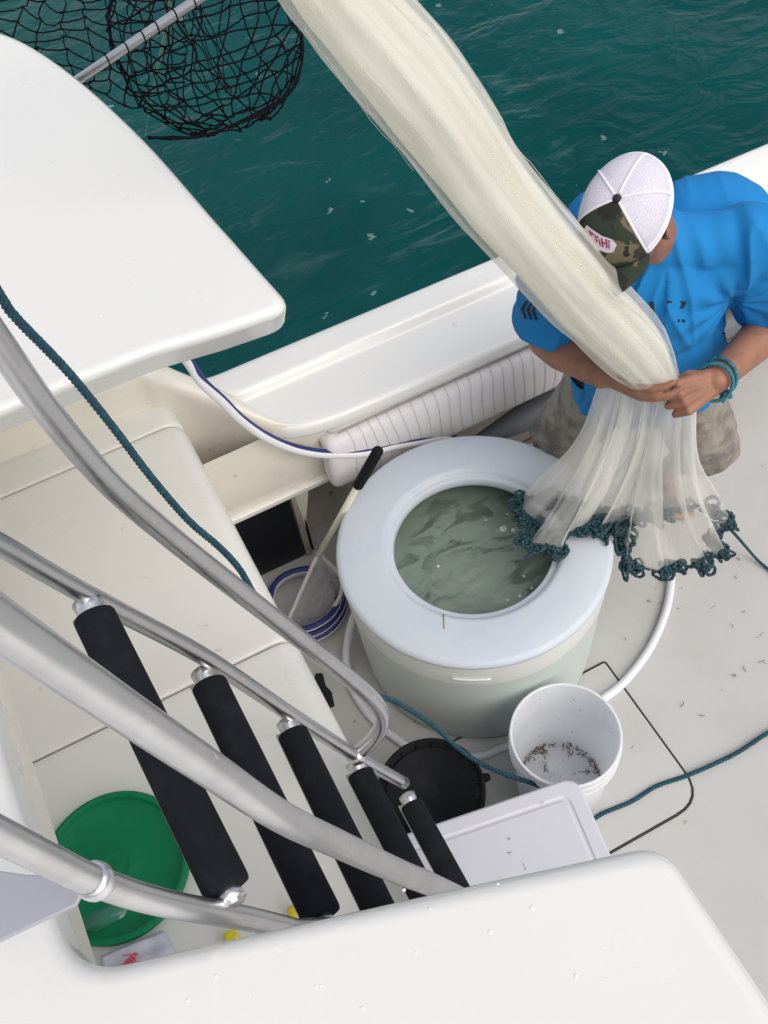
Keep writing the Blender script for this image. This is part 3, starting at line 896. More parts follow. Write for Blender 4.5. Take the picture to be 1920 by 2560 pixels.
obj('pour_spout', bm, M['black'], lid)

# ---- storage box with white lid
zb = .42
e1 = at(1000, 2095, zb); e2 = at(1405, 1957, zb)
ux = (e2 - e1).normalized(); corner = at(1445, 1953, zb) + ux * .008
corner = at(1440, 1938, zb)
uy = Vector((ux.y, -ux.x, 0))   # towards the camera
ux.z = 0; ux.normalize(); uy = Vector((ux.y, -ux.x, 0))
Wd, Ln = .62, .42
t = thing('storage_box', 'white storage box with a flat panelled lid beside the bucket', 'box', (corner - ux * .3 + uy * .2) * 1 - Vector((0, 0, zb)))
def loc(u, v): q = corner - ux * u + uy * v; return (q.x, q.y)
def rbox(u0, u1, v0, v1, r): return round_poly([loc(u0, v0), loc(u0, v1), loc(u1, v1), loc(u1, v0)], r, 6)
bm = bm_new(); prism(bm, rbox(.02, Wd - .02, .02, Ln - .02, .04)[::-1], .0, zb - .03)
bmesh.ops.recalc_face_normals(bm, faces=bm.faces)
obj('box_body', bm, M['lidw'], t, bevel=.006)
bm = bm_new()
def ringv(pts, z): return [bm.verts.new((x, y, z)) for x, y in pts]
loops = [(0, .045, zb - .045), (0, .045, zb - .006), (.006, .042, zb), (.038, .025, zb), (.0415, .024, zb - .004), (.048, .022, zb - .004), (.052, .021, zb - .001)]
prev = None
for ins_, r, z in loops:
    cur = ringv(rbox(ins_, Wd - ins_, ins_, Ln - ins_, r), z)
    if prev:
        for i in range(len(cur)): bm.faces.new((prev[i], prev[(i + 1) % len(cur)], cur[(i + 1) % len(cur)], cur[i]))
    prev = cur
bm.faces.new(prev)
bmesh.ops.recalc_face_normals(bm, faces=bm.faces)
o = obj('box_lid', bm, M['lidw'], t, bevel=.0015, seg=2, ang=30)
bm = bm_new()
for (px, py) in ((1272, 2093), (1277, 2127), (1316, 2163), (1355, 2010)):
    q = at(px, py, zb + .002)
    for i in range(2): scrap(bm, q + Vector((rnd.gauss(0, .003), rnd.gauss(0, .003), 0)), .0035, rnd)
tag(obj('lid_scraps', bm, M['scrap']), 'few dark scraps lying on the white storage box lid', 'scraps', kind='stuff')

# ---- green bucket lid on the cabinet
c = at(285, 2162, zt + .02)
GX, GY = c.x, c.y
t = thing('green_bucket_lid', 'round green plastic bucket lid lying on the cream cabinet', 'lid', (GX, GY, zt))
bm = bm_new()
g0 = zt + .002
lathe(bm, [(.145, g0), (.158, g0), (.1615, g0 + .004), (.162, g0 + .018), (.159, g0 + .022), (.150, g0 + .0225), (.147, g0 + .019), (.1455, g0 + .008), (.142, g0 + .005), (.034, g0 + .005), (.032, g0 + .0062), (.029, g0 + .0062), (.027, g0 + .005), (.016, g0 + .005), (.014, g0 + .006), (.001, g0 + .006)], (GX, GY, 0), 96)
lid = obj('lid_disc', bm, M['green'], t)
q = at(265, 2290, g0 + .006)
bm = bm_new()
P = [(q.x + .055 * math.cos(a) * (1 + .2 * math.sin(3 * a)), q.y + .028 * math.sin(a) * (1 + .25 * math.cos(2 * a))) for a in np.linspace(0, 2 * PI, 26)[:-1]]
prism(bm, P, g0 + .0052, g0 + .0062)
obj('wet_patch', bm, M['wet'], lid)

# ---- folded cloth and yellow sponges near it
q = at(318, 2400, zt + .01)
t = thing('folded_cloth', 'folded lilac cloth with pink threads beside the green lid', 'cloth', (q.x, q.y, zt))
rows = []
a0, a1, b0, b1 = at(250, 2392, zt), at(410, 2325, zt), at(275, 2500, zt), at(470, 2440, zt)
for i in range(14):
    rr = []
    for k in range(20):
        p = a0.lerp(a1, k / 19).lerp(b0.lerp(b1, k / 19), i / 13)
        p.z = zt + .016 + .006 * math.sin(i * 1.3) * (.4 + .6 * abs(nz((i * .3, k * .2, 0), 1))) + .006 * nz(p, 30)
        if i in (0, 13) or k in (0, 19): p.z = zt + .002
        rr.append(p)
    rows.append(rr)
bm = bm_new(); grid(bm, rows); o = obj('towel', bm, M['cloth'], t)
o.modifiers.new('sub', 'SUBSURF').render_levels = 2
bm = bm_new()
c = at(325, 2402, zt + .024)
for i in range(9):
    P = [c + Vector((rnd.gauss(0, .010), rnd.gauss(0, .007), rnd.uniform(0, .006))) for _ in range(4)]
    tube(bm, spline(P, 5), .0012, 5)
obj('pink_threads', bm, M['pink'], t)
for i, (px, py, lab) in enumerate(((738, 2288, 'yellow sponge scrap between two ladder treads'), (580, 2352, 'yellow sponge scrap nearest the lilac cloth, half under the flybridge edge'))):
    q = at(px + 2, py - 4, zt)
    bm = bm_new()
    bmesh.ops.create_icosphere(bm, subdivisions=3, radius=.022, matrix=Matrix.Translation((q.x, q.y, zt + .018)))
    for v in bm.verts:
        d = v.co - Vector((q.x, q.y, zt + .018))
        d = Vector((math.copysign(abs(d.x / .022) ** .6, d.x) * .015, math.copysign(abs(d.y / .022) ** .6, d.y) * .014, math.copysign(abs(d.z / .022) ** .6, d.z) * .012))
        v.co = Vector((q.x, q.y, zt + .014)) + d * (1 + .12 * nz(v.co, 60, i))
    tag(obj('yellow_sponge', bm, M['yellow']), lab, 'sponge', 'yellow sponge scraps on the cabinet')

# ---- hoses
def hose(bm, P, r, sides=16, stripe=None, step=.012, up=None, rot=0):
    P = resample(spline(P, 16), step)
    tube(bm, P, r, sides, stripe=stripe, up=up, rot=rot)
P = [at(430, 850, 1.22), at(474, 908, 1.13), at(505, 955, 1.06), at(556, 1002, .97), at(601, 1047, .88), at(662, 1090, .78), at(722, 1117, .70), at(782, 1131, .645), at(840, 1135, .61), at(911, 1131, .575), at(985, 1114, .54), at(1050, 1103, .51), at(1120, 1095, .44), at(1190, 1130, .30)]
bm = bm_new(); hose(bm, P, .0150, 16, stripe=(0, 3, 1), up=(.05, -.05, 1.1), rot=R(-34))
tag(obj('washdown_hose', bm, [M['hose'], M['navy']]), 'white hose with navy stripe hanging across the inner boat side', 'hose')
c = at(765, 1515, .02)
P = []
for k in range(0, 105):
    a = 2 * PI * k / 30 + .4
    rr = .150 - .011 * (k / 30)
    P.append(Vector((c.x + rr * math.cos(a) + .004 * math.sin(k * .7), c.y + rr * math.sin(a) * .95, .014 + .020 * k / 30 + .004 * math.sin(k * .33))))
bm = bm_new(); tube(bm, P, .0125, 14, stripe=(0, 4, 1), up=(-.05, -.25, 1), rot=R(-51))
tag(obj('coiled_hose', bm, [M['hose'], M['navy']]), 'coil of white hose with navy stripe on deck beside the tank', 'hose')
# pvc hose looping round the tank on the deck
P = [at(1672, 1400, .05), at(1678, 1450, .014), at(1664, 1530, .014), at(1625, 1620, .014), at(1565, 1700, .014), at(1510, 1745, .014), at(1420, 1800, .014), at(1260, 1868, .014), at(1180, 1893, .014), at(1050, 1878, .014), at(985, 1842, .014), at(930, 1795, .014), at(888, 1735, .014), at(872, 1690, .014), at(866, 1630, .04), at(880, 1555, .12), at(905, 1500, .19)]
bm = bm_new(); hose(bm, P, .0135, 14)
tag(obj('tank_hose', bm, M['pvc']), 'plain milky hose looping over the deck around the bait tank', 'hose')

# ---- dip net leaning on the tank
t = thing('dip_net', 'small bait dip net, black grip resting against the tank rim', 'net', (at(800, 1385, 0).x, at(800, 1385, 0).y, 0))
g0, g1, g2 = at(948, 1122, .84), at(893, 1218, .69), at(797, 1388, .30)
ax = (g1 - g0).normalized()
bm = bm_new()
tube(bm, [g0, g0 + ax * .003, g0 + ax * .009, g0.lerp(g1, .3), g0.lerp(g1, .7), g1 - ax * .006, g1], [.009, .0135, .0155, .0158, .0155, .015, .011], 16)
obj('grip', bm, M['black'], t)
bm = bm_new(); tube(bm, [g1 - ax * .01, g1.lerp(g2, .5), g2, g2 + ax * .004], [.0105, .0105, .0105, .006], 14)
hd = obj('handle', bm, M['pole'], t)
bm = bm_new()
# small black lettering strokes along the handle
side = (c_rt + c_up * -.35).normalized()
side = (side - ax * side.dot(ax)).normalized()
for k in range(13):
    p = g1.lerp(g2, .28 + .40 * k / 13) + side * .0100
    h = rnd.uniform(.003, .006)
    tube(bm, [p + ax * rnd.uniform(-.002, .002), p + ax * .006], .0012 + .0006 * (k % 3), 5)
obj('handle_print', bm, M['ink'], hd)
hoopP = [g2, at(770, 1440, .22), at(738, 1512, .12), at(720, 1560, .055), at(752, 1585, .035), at(805, 1560, .05), at(850, 1490, .10), at(850, 1440, .17), at(815, 1400, .26)]
hoopS = spline(hoopP, 8, closed=True)
bm = bm_new(); tube(bm, hoopS, .007, 10, closed=True)
obj('hoop', bm, M['vinyl'], t)
cen = sum(hoopS, Vector()) / len(hoopS)
rows = []
for j in range(11):
    s = 1 - j / 10
    rr = []
    for k, q in enumerate(hoopS):
        p = cen.lerp(q, max(.03, s ** .55))
        p.z = max(.012, p.z - .13 * (1 - s ** 2) + .015 * nz((k * .35, j * .5, 0), 1))
        p += Vector((.045, -.02, 0)) * (1 - s) + Vector((1, 1, 0)) * .010 * nz((k * .4, j * .7, 3), 1)
        rr.append(p)
    rows.append(rr)
bm = bm_new(); grid(bm, rows, closed=True, uv=lambda a, b: (b / len(hoopS), a / 10))
obj('mesh_bag', bm, M['dipmesh'], t)

# ---- things stowed under the gunwale
P = [Vector((x, 2.03 + .012 * math.sin(x * 4), .20 + .02 * math.sin(x * 6))) for x in np.linspace(1.02, 2.6, 40)]
bm = bm_new(); tube(bm, P, [.012 + .052 * min(1, (i + .3) / 9) for i in range(40)], 16)
tag(obj('grey_roll', bm, M['greynoz']), 'dark grey vinyl roll stowed under the bolster cushion', 'roll')
for i, (y, z, x0, lab) in enumerate(((1.965, .035, .72, 'brown gaff pole lying on deck nearest the tank'), (2.02, .05, .8, 'thin brown gaff pole lying closest to the recess wall'))):
    bm = bm_new(); tube(bm, [Vector((x, y + .03 * (x - x0) * (1 if i else -.3), z)) for x in np.linspace(x0, 2.7, 12)], .013 - .004 * i, 10)
    tag(obj('gaff_pole', bm, M['wood']), lab, 'pole', 'poles stowed under the gunwale')

# ---- teal rope
def rope(bm, P, r, pitch=.030, step=.0035, n=3, sides=6):
    P = resample(P, step)
    T, U = frames(P)
    for s in range(n):
        Q = []
        for i, p in enumerate(P):
            a = 2 * PI * (i * step / pitch + s / n)
            v = T[i].cross(U[i])
            Q.append(p + (U[i] * math.cos(a) + v * math.sin(a)) * r * .50)
        tube(bm, Q, r * .56, sides)
P = spline([at(-90, 600, 2.30), at(0, 738, 2.20), at(40, 795, 2.15), at(170, 930, 2.0), at(280, 1065, 1.86), at(375, 1190, 1.72), at(470, 1300, 1.58), at(548, 1368, 1.48), at(600, 1425, 1.38), at(660, 1520, 1.24), at(770, 1612, 1.04), at(890, 1705, .84), at(950, 1742, .74), at(990, 1755, .68), at(1080, 1812, .52), at(1135, 1862, .40), at(1190, 1902, .36), at(1260, 1935, .36), at(1330, 1958, .33), at(1375, 1980, .28), at(1400, 2030, .10), at(1470, 2050, .02), at(1512, 2031, .012), at(1580, 2003, .012), at(1640, 1966, .012), at(1715, 1940, .012), at(1790, 1908, .012), at(1850, 1878, .012), at(1925, 1830, .012), at(2050, 1770, .012)], 14)
bm = bm_new(); rope(bm, P, .0068)
tag(obj('teal_rope', bm, M['rope']), 'long twisted teal rope running down past the ladder onto deck', 'rope')
P = spline([at(1828, 1325, .30), at(1850, 1350, .15), at(1880, 1385, .04), at(1905, 1410, .012), at(1960, 1450, .012), at(2060, 1500, .012)], 14)
bm = bm_new(); rope(bm, P, .0052)
tag(obj('net_draw_rope', bm, M['rope']), 'thin teal rope trailing right from the net hem across deck', 'rope')
# blue rope end and scrap of cord under the box
q = [at(1215, 2052, .02), at(1240, 2044, .02), at(1275, 2030, .02), at(1320, 2020, .02)]
bm = bm_new(); rope(bm, spline(q, 8), .007)
tag(obj('blue_rope_end', bm, M['navy']), 'short blue rope end poking out behind the storage box', 'rope')
#%%PART2
# ---- landing net beyond the overhang
t = thing('landing_net', 'black knotted landing net on an aluminium pole beyond the overhang', 'landing net', at(400, 80, 1.6))
n0, n1 = at(60, 292, 1.60), at(760, -180, 1.93)
bm = bm_new(); tube(bm, [n0.lerp(n1, k / 8) for k in range(9)], .0125, 14)
obj('pole', bm, M['alu'], t)
bm = bm_new()
rn = random.Random(11)
def edge(a, b, sag=.010, r=.0023):
    m_ = a.lerp(b, .5) + Vector((rn.uniform(-1, 1), rn.uniform(-1, 1), rn.uniform(-1, .4))) * sag
    tube(bm, [a, a.lerp(m_, .55).lerp(m_.lerp(b, .45), .5), b] if False else [a, m_.lerp(a, .45), m_.lerp(b, .45), b], r, 4, caps=False)
def knot(p, r=.0042):
    ball(bm, p, r * rn.uniform(.8, 1.3), 6, 4)
Cn = at(508, 62, 1.66)
dpt = (Cn - Vector((0, 0, H))).normalized()
sc = depth(Cn) / FPX
e1 = c_rt * .93 + c_up * .30; e1.normalize()
e2 = (c_up - e1 * c_up.dot(e1)).normalized(); e3 = e1.cross(e2)
NU, NV = 21, 11
G = []
for j in range(NV + 1):
    th = PI * (.10 + .80 * j / NV)
    row = []
    for i in range(NU):
        ph = 2 * PI * i / NU + .25 * math.sin(th * 3)
        r = 1 + .07 * nz((math.cos(ph) * 1.3, math.sin(ph) * 1.3, th), 1.4, 2)
        q = Vector((math.sin(th) * math.cos(ph) * 250, -math.cos(th) * 290 * -1, math.sin(th) * math.sin(ph) * 120))
        q = Vector((q.x * r, -math.cos(th) * -1 * 0 + math.cos(th) * 275 * r, q.z * r))
        p = Cn + (e1 * q.x + e2 * q.y + e3 * q.z) * sc
        p += Vector((rn.uniform(-1, 1), rn.uniform(-1, 1), rn.uniform(-1, 1))) * .009
        row.append(p)
    G.append(row)
for j in range(NV + 1):
    for i in range(NU):
        knot(G[j][i])
        if j: edge(G[j - 1][i], G[j][i])
        edge(G[j][i], G[j][(i + 1) % NU])
# gathered rim of the bag along its lower edge
for k in range(3):
    P = [at(x + rn.uniform(-4, 4), y + rn.uniform(-5, 5), 1.6) for x, y in ((752, 60), (757, 130), (745, 195), (715, 240), (650, 282), (580, 315), (500, 338), (430, 346), (372, 345))]
    tube(bm, spline(P, 5), .0024, 4)
# loose sheet to the left, bunched towards the pole
NA, NB = 9, 9
Gs = []
for j in range(NB + 1):
    row = []
    for i in range(NA + 1):
        u, v = i / NA, j / NB
        x = -40 + 500 * u ** .8
        y = -60 + (v * (250 + 90 * u)) + 60 * u * (1 - v)
        x += 26 * math.sin(v * 5 + i) * (1 - u); y += 14 * math.sin(i * 1.9 + j)
        z = 1.60 + .05 * math.sin(u * 5 + v * 3)
        row.append(at(x, y, z))
    Gs.append(row)
for j in range(NB + 1):
    for i in range(NA + 1):
        knot(Gs[j][i], .0036)
        if j: edge(Gs[j - 1][i], Gs[j][i], .014, .0022)
        if i: edge(Gs[j][i - 1], Gs[j][i], .014, .0022)
for k in range(8):   # the bunch of cords round the pole
    x0 = rn.uniform(395, 500)
    P = [at(x0 + rn.gauss(0, 10) + 22 * s, -30 + 52 * s + rn.gauss(0, 6), 1.68) for s in range(6)]
    tube(bm, spline(P, 4), .0019, 4)
for s in (.32, .39, .45, .50, .565, .63):
    c = n0.lerp(n1, s); ax = (n1 - n0).normalized(); u = ax.orthogonal().normalized(); v = ax.cross(u)
    tube(bm, [c + (u * math.cos(a) + v * math.sin(a)) * .0142 + ax * .008 * math.sin(a) for a in np.linspace(0, 2 * PI, 14)[:-1]], .0018, 5, closed=True)
obj('net_bag', bm, M['cord'], t)
P = spline([at(438, -60, 1.2), at(425, 0, 1.0), at(413, 80, .7), at(398, 150, .4), at(384, 220, .1), at(372, 290, -.25), at(362, 345, -.56)], 8)
bm = bm_new(); tube(bm, P, [.0062 if i < 22 else .0062 * max(.35, 1 - (i - 22) / 26) for i in range(len(P))], 8)  # pale green streak, modelled as a thin tube narrowing towards the water
tag(obj('pale_streak', bm, M['greenstreak']), 'pale green streak down to the sea behind the black net, modelled as cord', 'cord')

# ---- person
def tcap(bm, a, b, ra, rb, n=20, sx=None, fl=1.0):
    """tapered capsule; sx = direction whose perpendicular is flattened by fl"""
    a, b = Vector(a), Vector(b)
    ax = (b - a); Ln_ = ax.length; ax = ax.normalized() if Ln_ > 1e-9 else Vector((0, 0, 1))
    u = (Vector(sx) - ax * Vector(sx).dot(ax)).normalized() if sx is not None else ax.orthogonal().normalized()
    v = ax.cross(u)
    prof = [(ra * math.cos(t), -ra * math.sin(t)) for t in np.linspace(PI / 2 * .98, 0, 6)]
    prof += [(rb * math.cos(t), Ln_ + rb * math.sin(t)) for t in np.linspace(0, PI / 2 * .98, 6)]
    rings = [[bm.verts.new(a + ax * h + (u * math.cos(2 * PI * k / n) + v * fl * math.sin(2 * PI * k / n)) * r) for k in range(n)] for r, h in prof]
    for i in range(len(rings) - 1):
        for k in range(n): bm.faces.new((rings[i][k], rings[i][(k + 1) % n], rings[i + 1][(k + 1) % n], rings[i + 1][k]))
    bm.faces.new(rings[0][::-1]); bm.faces.new(rings[-1])
def ell(bm, c, x, y, z, rx, ry, rz, n=24):
    mt = Matrix(((x.x * rx, y.x * ry, z.x * rz, c[0]), (x.y * rx, y.y * ry, z.y * rz, c[1]), (x.z * rx, y.z * ry, z.z * rz, c[2]), (0, 0, 0, 1)))
    bmesh.ops.create_uvsphere(bm, u_segments=n, v_segments=n * 2 // 3, radius=1, matrix=mt)
def remesh(bm, vox, sm, fac=.5):
    bmesh.ops.recalc_face_normals(bm, faces=bm.faces)
    me = bpy.data.meshes.new('tmp'); bm.to_mesh(me); bm.free()
    o = bpy.data.objects.new('tmp', me); C.objects.link(o)
    r = o.modifiers.new('r', 'REMESH'); r.mode = 'VOXEL'; r.voxel_size = vox; r.use_smooth_shade = True
    s = o.modifiers.new('s', 'SMOOTH'); s.factor = fac; s.iterations = sm
    dg = bpy.context.evaluated_depsgraph_get(); dg.update()
    out = bpy.data.meshes.new_from_object(o.evaluated_get(dg))
    bpy.data.objects.remove(o); bpy.data.meshes.remove(me)
    return out
Zv = Vector((0, 0, 1))
sR, sL = at(1402, 652, 1.41), at(1862, 602, 1.41)
sv = (sL - sR).normalized()                     # right -> left of the man
fv = Vector((sv.y, -sv.x, 0))                   # the way his chest faces
fv = fv if fv.y < 0 else -fv
pel = Vector((1.325, 1.50, .92)); chest = Vector((1.262, 1.448, 1.265)); belly = Vector((1.285, 1.462, 1.07))
hipR, hipL = pel - sv * .09 + Vector((0, 0, -.02)), pel + sv * .09 + Vector((0, 0, -.02))
kneeR, kneeL = Vector((1.185, 1.675, .50)), Vector((1.545, 1.405, .50))
ankR, ankL = Vector((1.24, 1.86, .085)), Vector((1.655, 1.66, .085))
eR, wR = at(1366, 850, 1.12), at(1506, 938, 1.205)
eL, wL = at(1945, 800, 1.13), at(1790, 950, 1.205)
hf = Vector((-.877, -.48, 0)).normalized()       # the way his head faces, bowed
tilt = R(36)
Fh = hf * math.cos(tilt) - Zv * math.sin(tilt)
Uh = hf * math.sin(tilt) + Zv * math.cos(tilt)
Sh = Fh.cross(Uh).normalized()                  # his right
hc = at(1571, 550, 1.60)

def hand(bm, w, d, n, kn, curl, thumb, spread=.0185, sc=1.0, lens=(.074, .082, .077, .060)):
    """palm and five fingers: d along the hand, n out of the palm, kn from the little finger to the index"""
    tips = []
    for k in range(4):
        off = (1.5 - k) * spread
        base = w + d * .012 + kn * off * .55
        kb = w + d * (.092 - .004 * abs(k - 1)) * sc + kn * off + n * (-.004 if k in (1, 2) else 0)
        tcap(bm, base, kb, .0150, .0115, 12)
        p, dd = kb, d.copy()
        dd = (d + kn * (1.5 - k) * .05).normalized()
        L_ = lens[k] * sc
        for s, (fr, ra, rb) in enumerate(((.46, .0104, .0094), (.30, .0094, .0086), (.24, .0086, .0074))):
            a = R(curl[k][s])
            ddn = (dd * math.cos(a) + n * math.sin(a)).normalized()
            nn = (n * math.cos(a) - dd * math.sin(a)).normalized()
            q = p + ddn * L_ * fr
            tcap(bm, p, q, ra, rb, 12)
            p, dd, n_ = q, ddn, nn
            n2 = nn
            if s < 2:
                n = nn
        n = n2 if False else n
        tips.append((p, dd))
        n = N0.copy()
    tcap(bm, w, w + d * .07, .019, .020, 14, sx=kn, fl=.62)
    # thumb leaves the side of the palm near its base
    tb, t1, t2, t3 = thumb
    tcap(bm, tb, t1, .0150, .0125, 12); tcap(bm, t1, t2, .0118, .0105, 12); tcap(bm, t2, t3, .0105, .0085, 12)
    return tips

body = bm_new()
# trunk
ell(body, chest, sv, fv, Zv, .175, .118, .21)
ell(body, belly, sv, fv, Zv, .180, .145, .20)
ell(body, pel, sv, fv, Zv, .172, .125, .15)
nb = (sR + sL) * .5 + Vector((-.012, -.002, .035)); nt = hc - Uh * .055 - Fh * .028
tcap(body, nb, nt, .066, .060)
for q in (sR, sL):
    tcap(body, nb + Vector((0, 0, -.02)), q, .052, .052)
    ell(body, q, sv, fv, Zv, .068, .066, .070)
# arms
for s_, e_, w_ in ((sR, eR, wR), (sL, eL, wL)):
    tcap(body, s_, e_, .054, .043)
    m_ = e_.lerp(w_, .30)
    tcap(body, e_, m_, .046, .051); tcap(body, m_, w_, .051, .0320)
# legs and feet
for h_, k_, a_, out in ((hipR, kneeR, ankR, -.02), (hipL, kneeL, ankL, .02)):
    tcap(body, h_, k_, .088, .058)
    m_ = k_.lerp(a_, .32) - fv * .012
    tcap(body, k_, m_, .055, .056); tcap(body, m_, a_, .056, .036)
    heel = Vector((a_.x, a_.y, .034)) - fv * .035
    toe = Vector((a_.x, a_.y, .022)) + (fv * .155 + sv * out)
    tcap(body, heel, toe, .034, .022, sx=sv, fl=.8); tcap(body, a_, heel + fv * .05 + Zv * .012, .036, .034)
    for k in range(5):
        b0 = toe + sv * (k - 2) * .015 - fv * .012
        tcap(body, b0, b0 + fv * (.034 - .004 * abs(k - 2)), .0105, .009, 8)
# head
ell(body, hc + Uh * .028 - Fh * .006, Sh, Fh, Uh, .076, .097, .088)
ell(body, hc - Uh * .038 + Fh * .026, Sh, Fh, Uh, .062, .068, .082)
ell(body, hc - Uh * .092 + Fh * .062, Sh, Fh, Uh, .030, .026, .024)   # chin
tcap(body, hc + Fh * .090 + Uh * .004, hc + Fh * .114 - Uh * .030, .009, .015)   # nose
for s in (-1, 1):
    ell(body, hc + Fh * .083 + Uh * .022 + Sh * s * .032, Sh, Fh, Uh, .024, .012, .009)   # brow
    ell(body, hc + Fh * .074 - Uh * .022 + Sh * s * .044, Sh, Fh, Uh, .022, .020, .018)   # cheek
    ell(body, hc - Fh * .008 - Uh * .006 + Sh * s * .083, (Sh * s - Fh * .5).normalized(), (Fh + Sh * s * .5).normalized(), Uh, .0075, .020, .032)   # ear
    ell(body, hc + Fh * .000 - Uh * .026 + Sh * s * .077, Sh, Fh, Uh, .008, .010, .010)
tcap(body, hc + Fh * .092 - Uh * .055 - Sh * .016, hc + Fh * .092 - Uh * .055 + Sh * .016, .0075, .0075)   # lips
# hands
v_ = (at(1650, 980, 1.16) - Vector((0, 0, H))).normalized()
kR = at(1604, 982, 1.225)
dR = (kR - wR).normalized()
N0 = (c_rt * .50 + c_up * .80 + v_ * .10); N0 = (N0 - dR * N0.dot(dR)).normalized()
lR = -(dR.cross(N0)); lR = lR if lR.dot(v_) < 0 else -lR
tb = wR + dR * .030 + lR * .016
hand(body, wR, dR, N0.copy(), lR, [(12, 20, 22), (10, 24, 26), (14, 26, 30), (18, 28, 30)],
     (tb, at(1533, 934, 1.235), at(1510, 914, 1.26), at(1494, 898, 1.28)), sc=1.2)
kL = at(1660, 1018, 1.225)
dL = (kL - wL).normalized()
N0 = (v_ * .92 + c_up * .10 - c_rt * .25); N0 = (N0 - dL * N0.dot(dL)).normalized()
lL = dL.cross(N0); up_img = c_up * .8 - c_rt * .5
lL = lL if lL.dot(up_img) > 0 else -lL
tb = wL + dL * .028 + lL * .020
hand(body, wL, dL, N0.copy(), lL, [(62, 78, 50), (64, 80, 50), (66, 80, 50), (66, 80, 50)],
     (tb, wL + dL * .062 + lL * .038 + N0 * .012, wL + dL * .088 + lL * .030 + N0 * .032, wL + dL * .105 + lL * .014 + N0 * .048), spread=.0232, sc=1.2)
me = remesh(body, .0036, 4)
M['skin'] = mat('tanned_skin', (.33, .155, .095), .5, mottle=(16, (.235, .105, .066), .40, .66), bump=(190, .5, .0016), sss=.08)
specks(M['skin'], 160, .06, (.16, .08, .05), .5)
P0_ = thing('person', 'man in bright blue t-shirt, camo and white cap, gathering the net', 'person', (pel.x, pel.y, 0))
bodyo = obj('body', me, M['skin'], P0_)
# eyes, hair
M['eye'] = mat('eye_white', (.7, .68, .65), .2); M['hair'] = mat('dark_hair', (.018, .013, .010), .6, bump=(300, .8, .003))
for s in (-1, 1):
    bm = bm_new(); ell(bm, hc + Fh * .080 + Uh * .006 + Sh * s * .031, Sh, Fh, Uh, .012, .012, .011, 16)
    obj('eye', bm, M['eye'], P0_)
bm = bm_new()
rows = []
for j in range(9):
    rr = []
    for i in range(33):
        a = PI * (.36 + 1.28 * i / 32)           # from one temple round the back to the other
        el = -.62 + .85 * j / 8 + (.30 if j == 0 and (i < 6 or i > 26) else 0)
        c = hc + Uh * .026 - Fh * .006
        q = c + (Fh * math.cos(a) * .104 + Sh * math.sin(a) * .0825) * math.cos(el) * 1.0 + Uh * math.sin(el) * .095
        q += (q - c).normalized() * (.0015 * nz((i, j, 0), .9))
        rr.append(q)
    rows.append(rr)
grid(bm, rows)
o = obj('hair', bm, M['hair'], P0_)

# ---- t-shirt
sh = bm_new()
inf = .016
ell(sh, chest, sv, fv, Zv, .180 + inf, .122 + inf, .21)
ell(sh, belly, sv, fv, Zv, .186 + inf, .152 + inf, .21)
ell(sh, at(1765, 550, 1.36), sv, fv, Zv, .150, .105, .110)      # rounded upper back
ell(sh, at(1560, 560, 1.36), sv, fv, Zv, .150, .090, .110)
tcap(sh, belly + Vector((0, 0, -.02)), pel + Vector((0, 0, -.06)), .192, .198, sx=sv, fl=.80)
for q in (sR, sL):
    tcap(sh, nb + Vector((0, 0, -.012)), q, .066, .072)
slv = []
for s_, e_ in ((sR, eR), (sL, eL)):
    q = s_.lerp(e_, .74)
    tcap(sh, s_, s_.lerp(e_, .4), .084, .086); tcap(sh, s_.lerp(e_, .35), s_.lerp(e_, .95), .085, .094)
    slv.append((q, (e_ - s_).normalized(), s_))
    tcap(sh, s_ + Vector((0, 0, -.03)), chest + Vector((0, 0, .0)), .08, .12)   # under the armpit
me = remesh(sh, .0050, 8)
bm = bm_new(); bm.from_mesh(me)
# folds: long soft ones down the chest, fans from the armpits, gathers at the belly
bm.normal_update()
for v in bm.verts:
    p = v.co
    a = (p - chest).dot(sv); f = (p - chest).dot(fv); z = p.z
    lat = a * 26 + .9 * nz(p, 5, 3)
    fold = (.0034 * math.sin(a * 78 + 2.2 * nz(p, 4, 9) + (z - 1.3) * 12 * (1 if a > 0 else -1)) * (.4 + .6 * min(1, max(0, (1.40 - z) / .12)))) if z < 1.42 else 0
    fold += math.sin(lat + 1.6 * (z - 1.2) * (1 if a > 0 else -1) * 4) * .0042
    fold += .0050 * noise.noise(Vector((a * 34 + (z - 1.3) * 9 * (1 if a > 0 else -1), f * 9, z * 4.5)))
    rg = 1 - abs(noise.noise(Vector((a * 16 + (z - 1.3) * 5 * (1 if a > 0 else -1), f * 6, z * 3.2 + 7)))) * 2.6
    fold += .0105 * max(0, rg) ** 2
    low = max(0, min(1, (1.16 - z) / .2))
    fold += low * .010 * noise.noise(Vector((a * 12 + z * 6, f * 8, z * 17 + a * 9)))
    for q in (sL - sv * .015 + Vector((0, 0, -.13)), sR + sv * .015 + Vector((0, 0, -.13))):
        d = p - q; r = d.length
        if r < .26:
            ang = math.atan2(d.dot(sv), d.z)
            fold += .0058 * math.sin(ang * 11) * math.exp(-((r - .09) / .085) ** 2)
    for (q, ax, s_) in slv:
        h = (p - s_).dot(ax)
        if h > .06 and (p - s_ - ax * h).length < .12:
            fold = fold * .35 + .0035 * noise.noise(Vector((h * 22, a * 14, z * 14)))
    v.co += v.normal * fold * (.35 if (f < -.01 and z > 1.28) else 1)
hem_z = lambda p: .868 + .03 * (p - pel).dot(sv) - .02 * (p - pel).dot(fv)
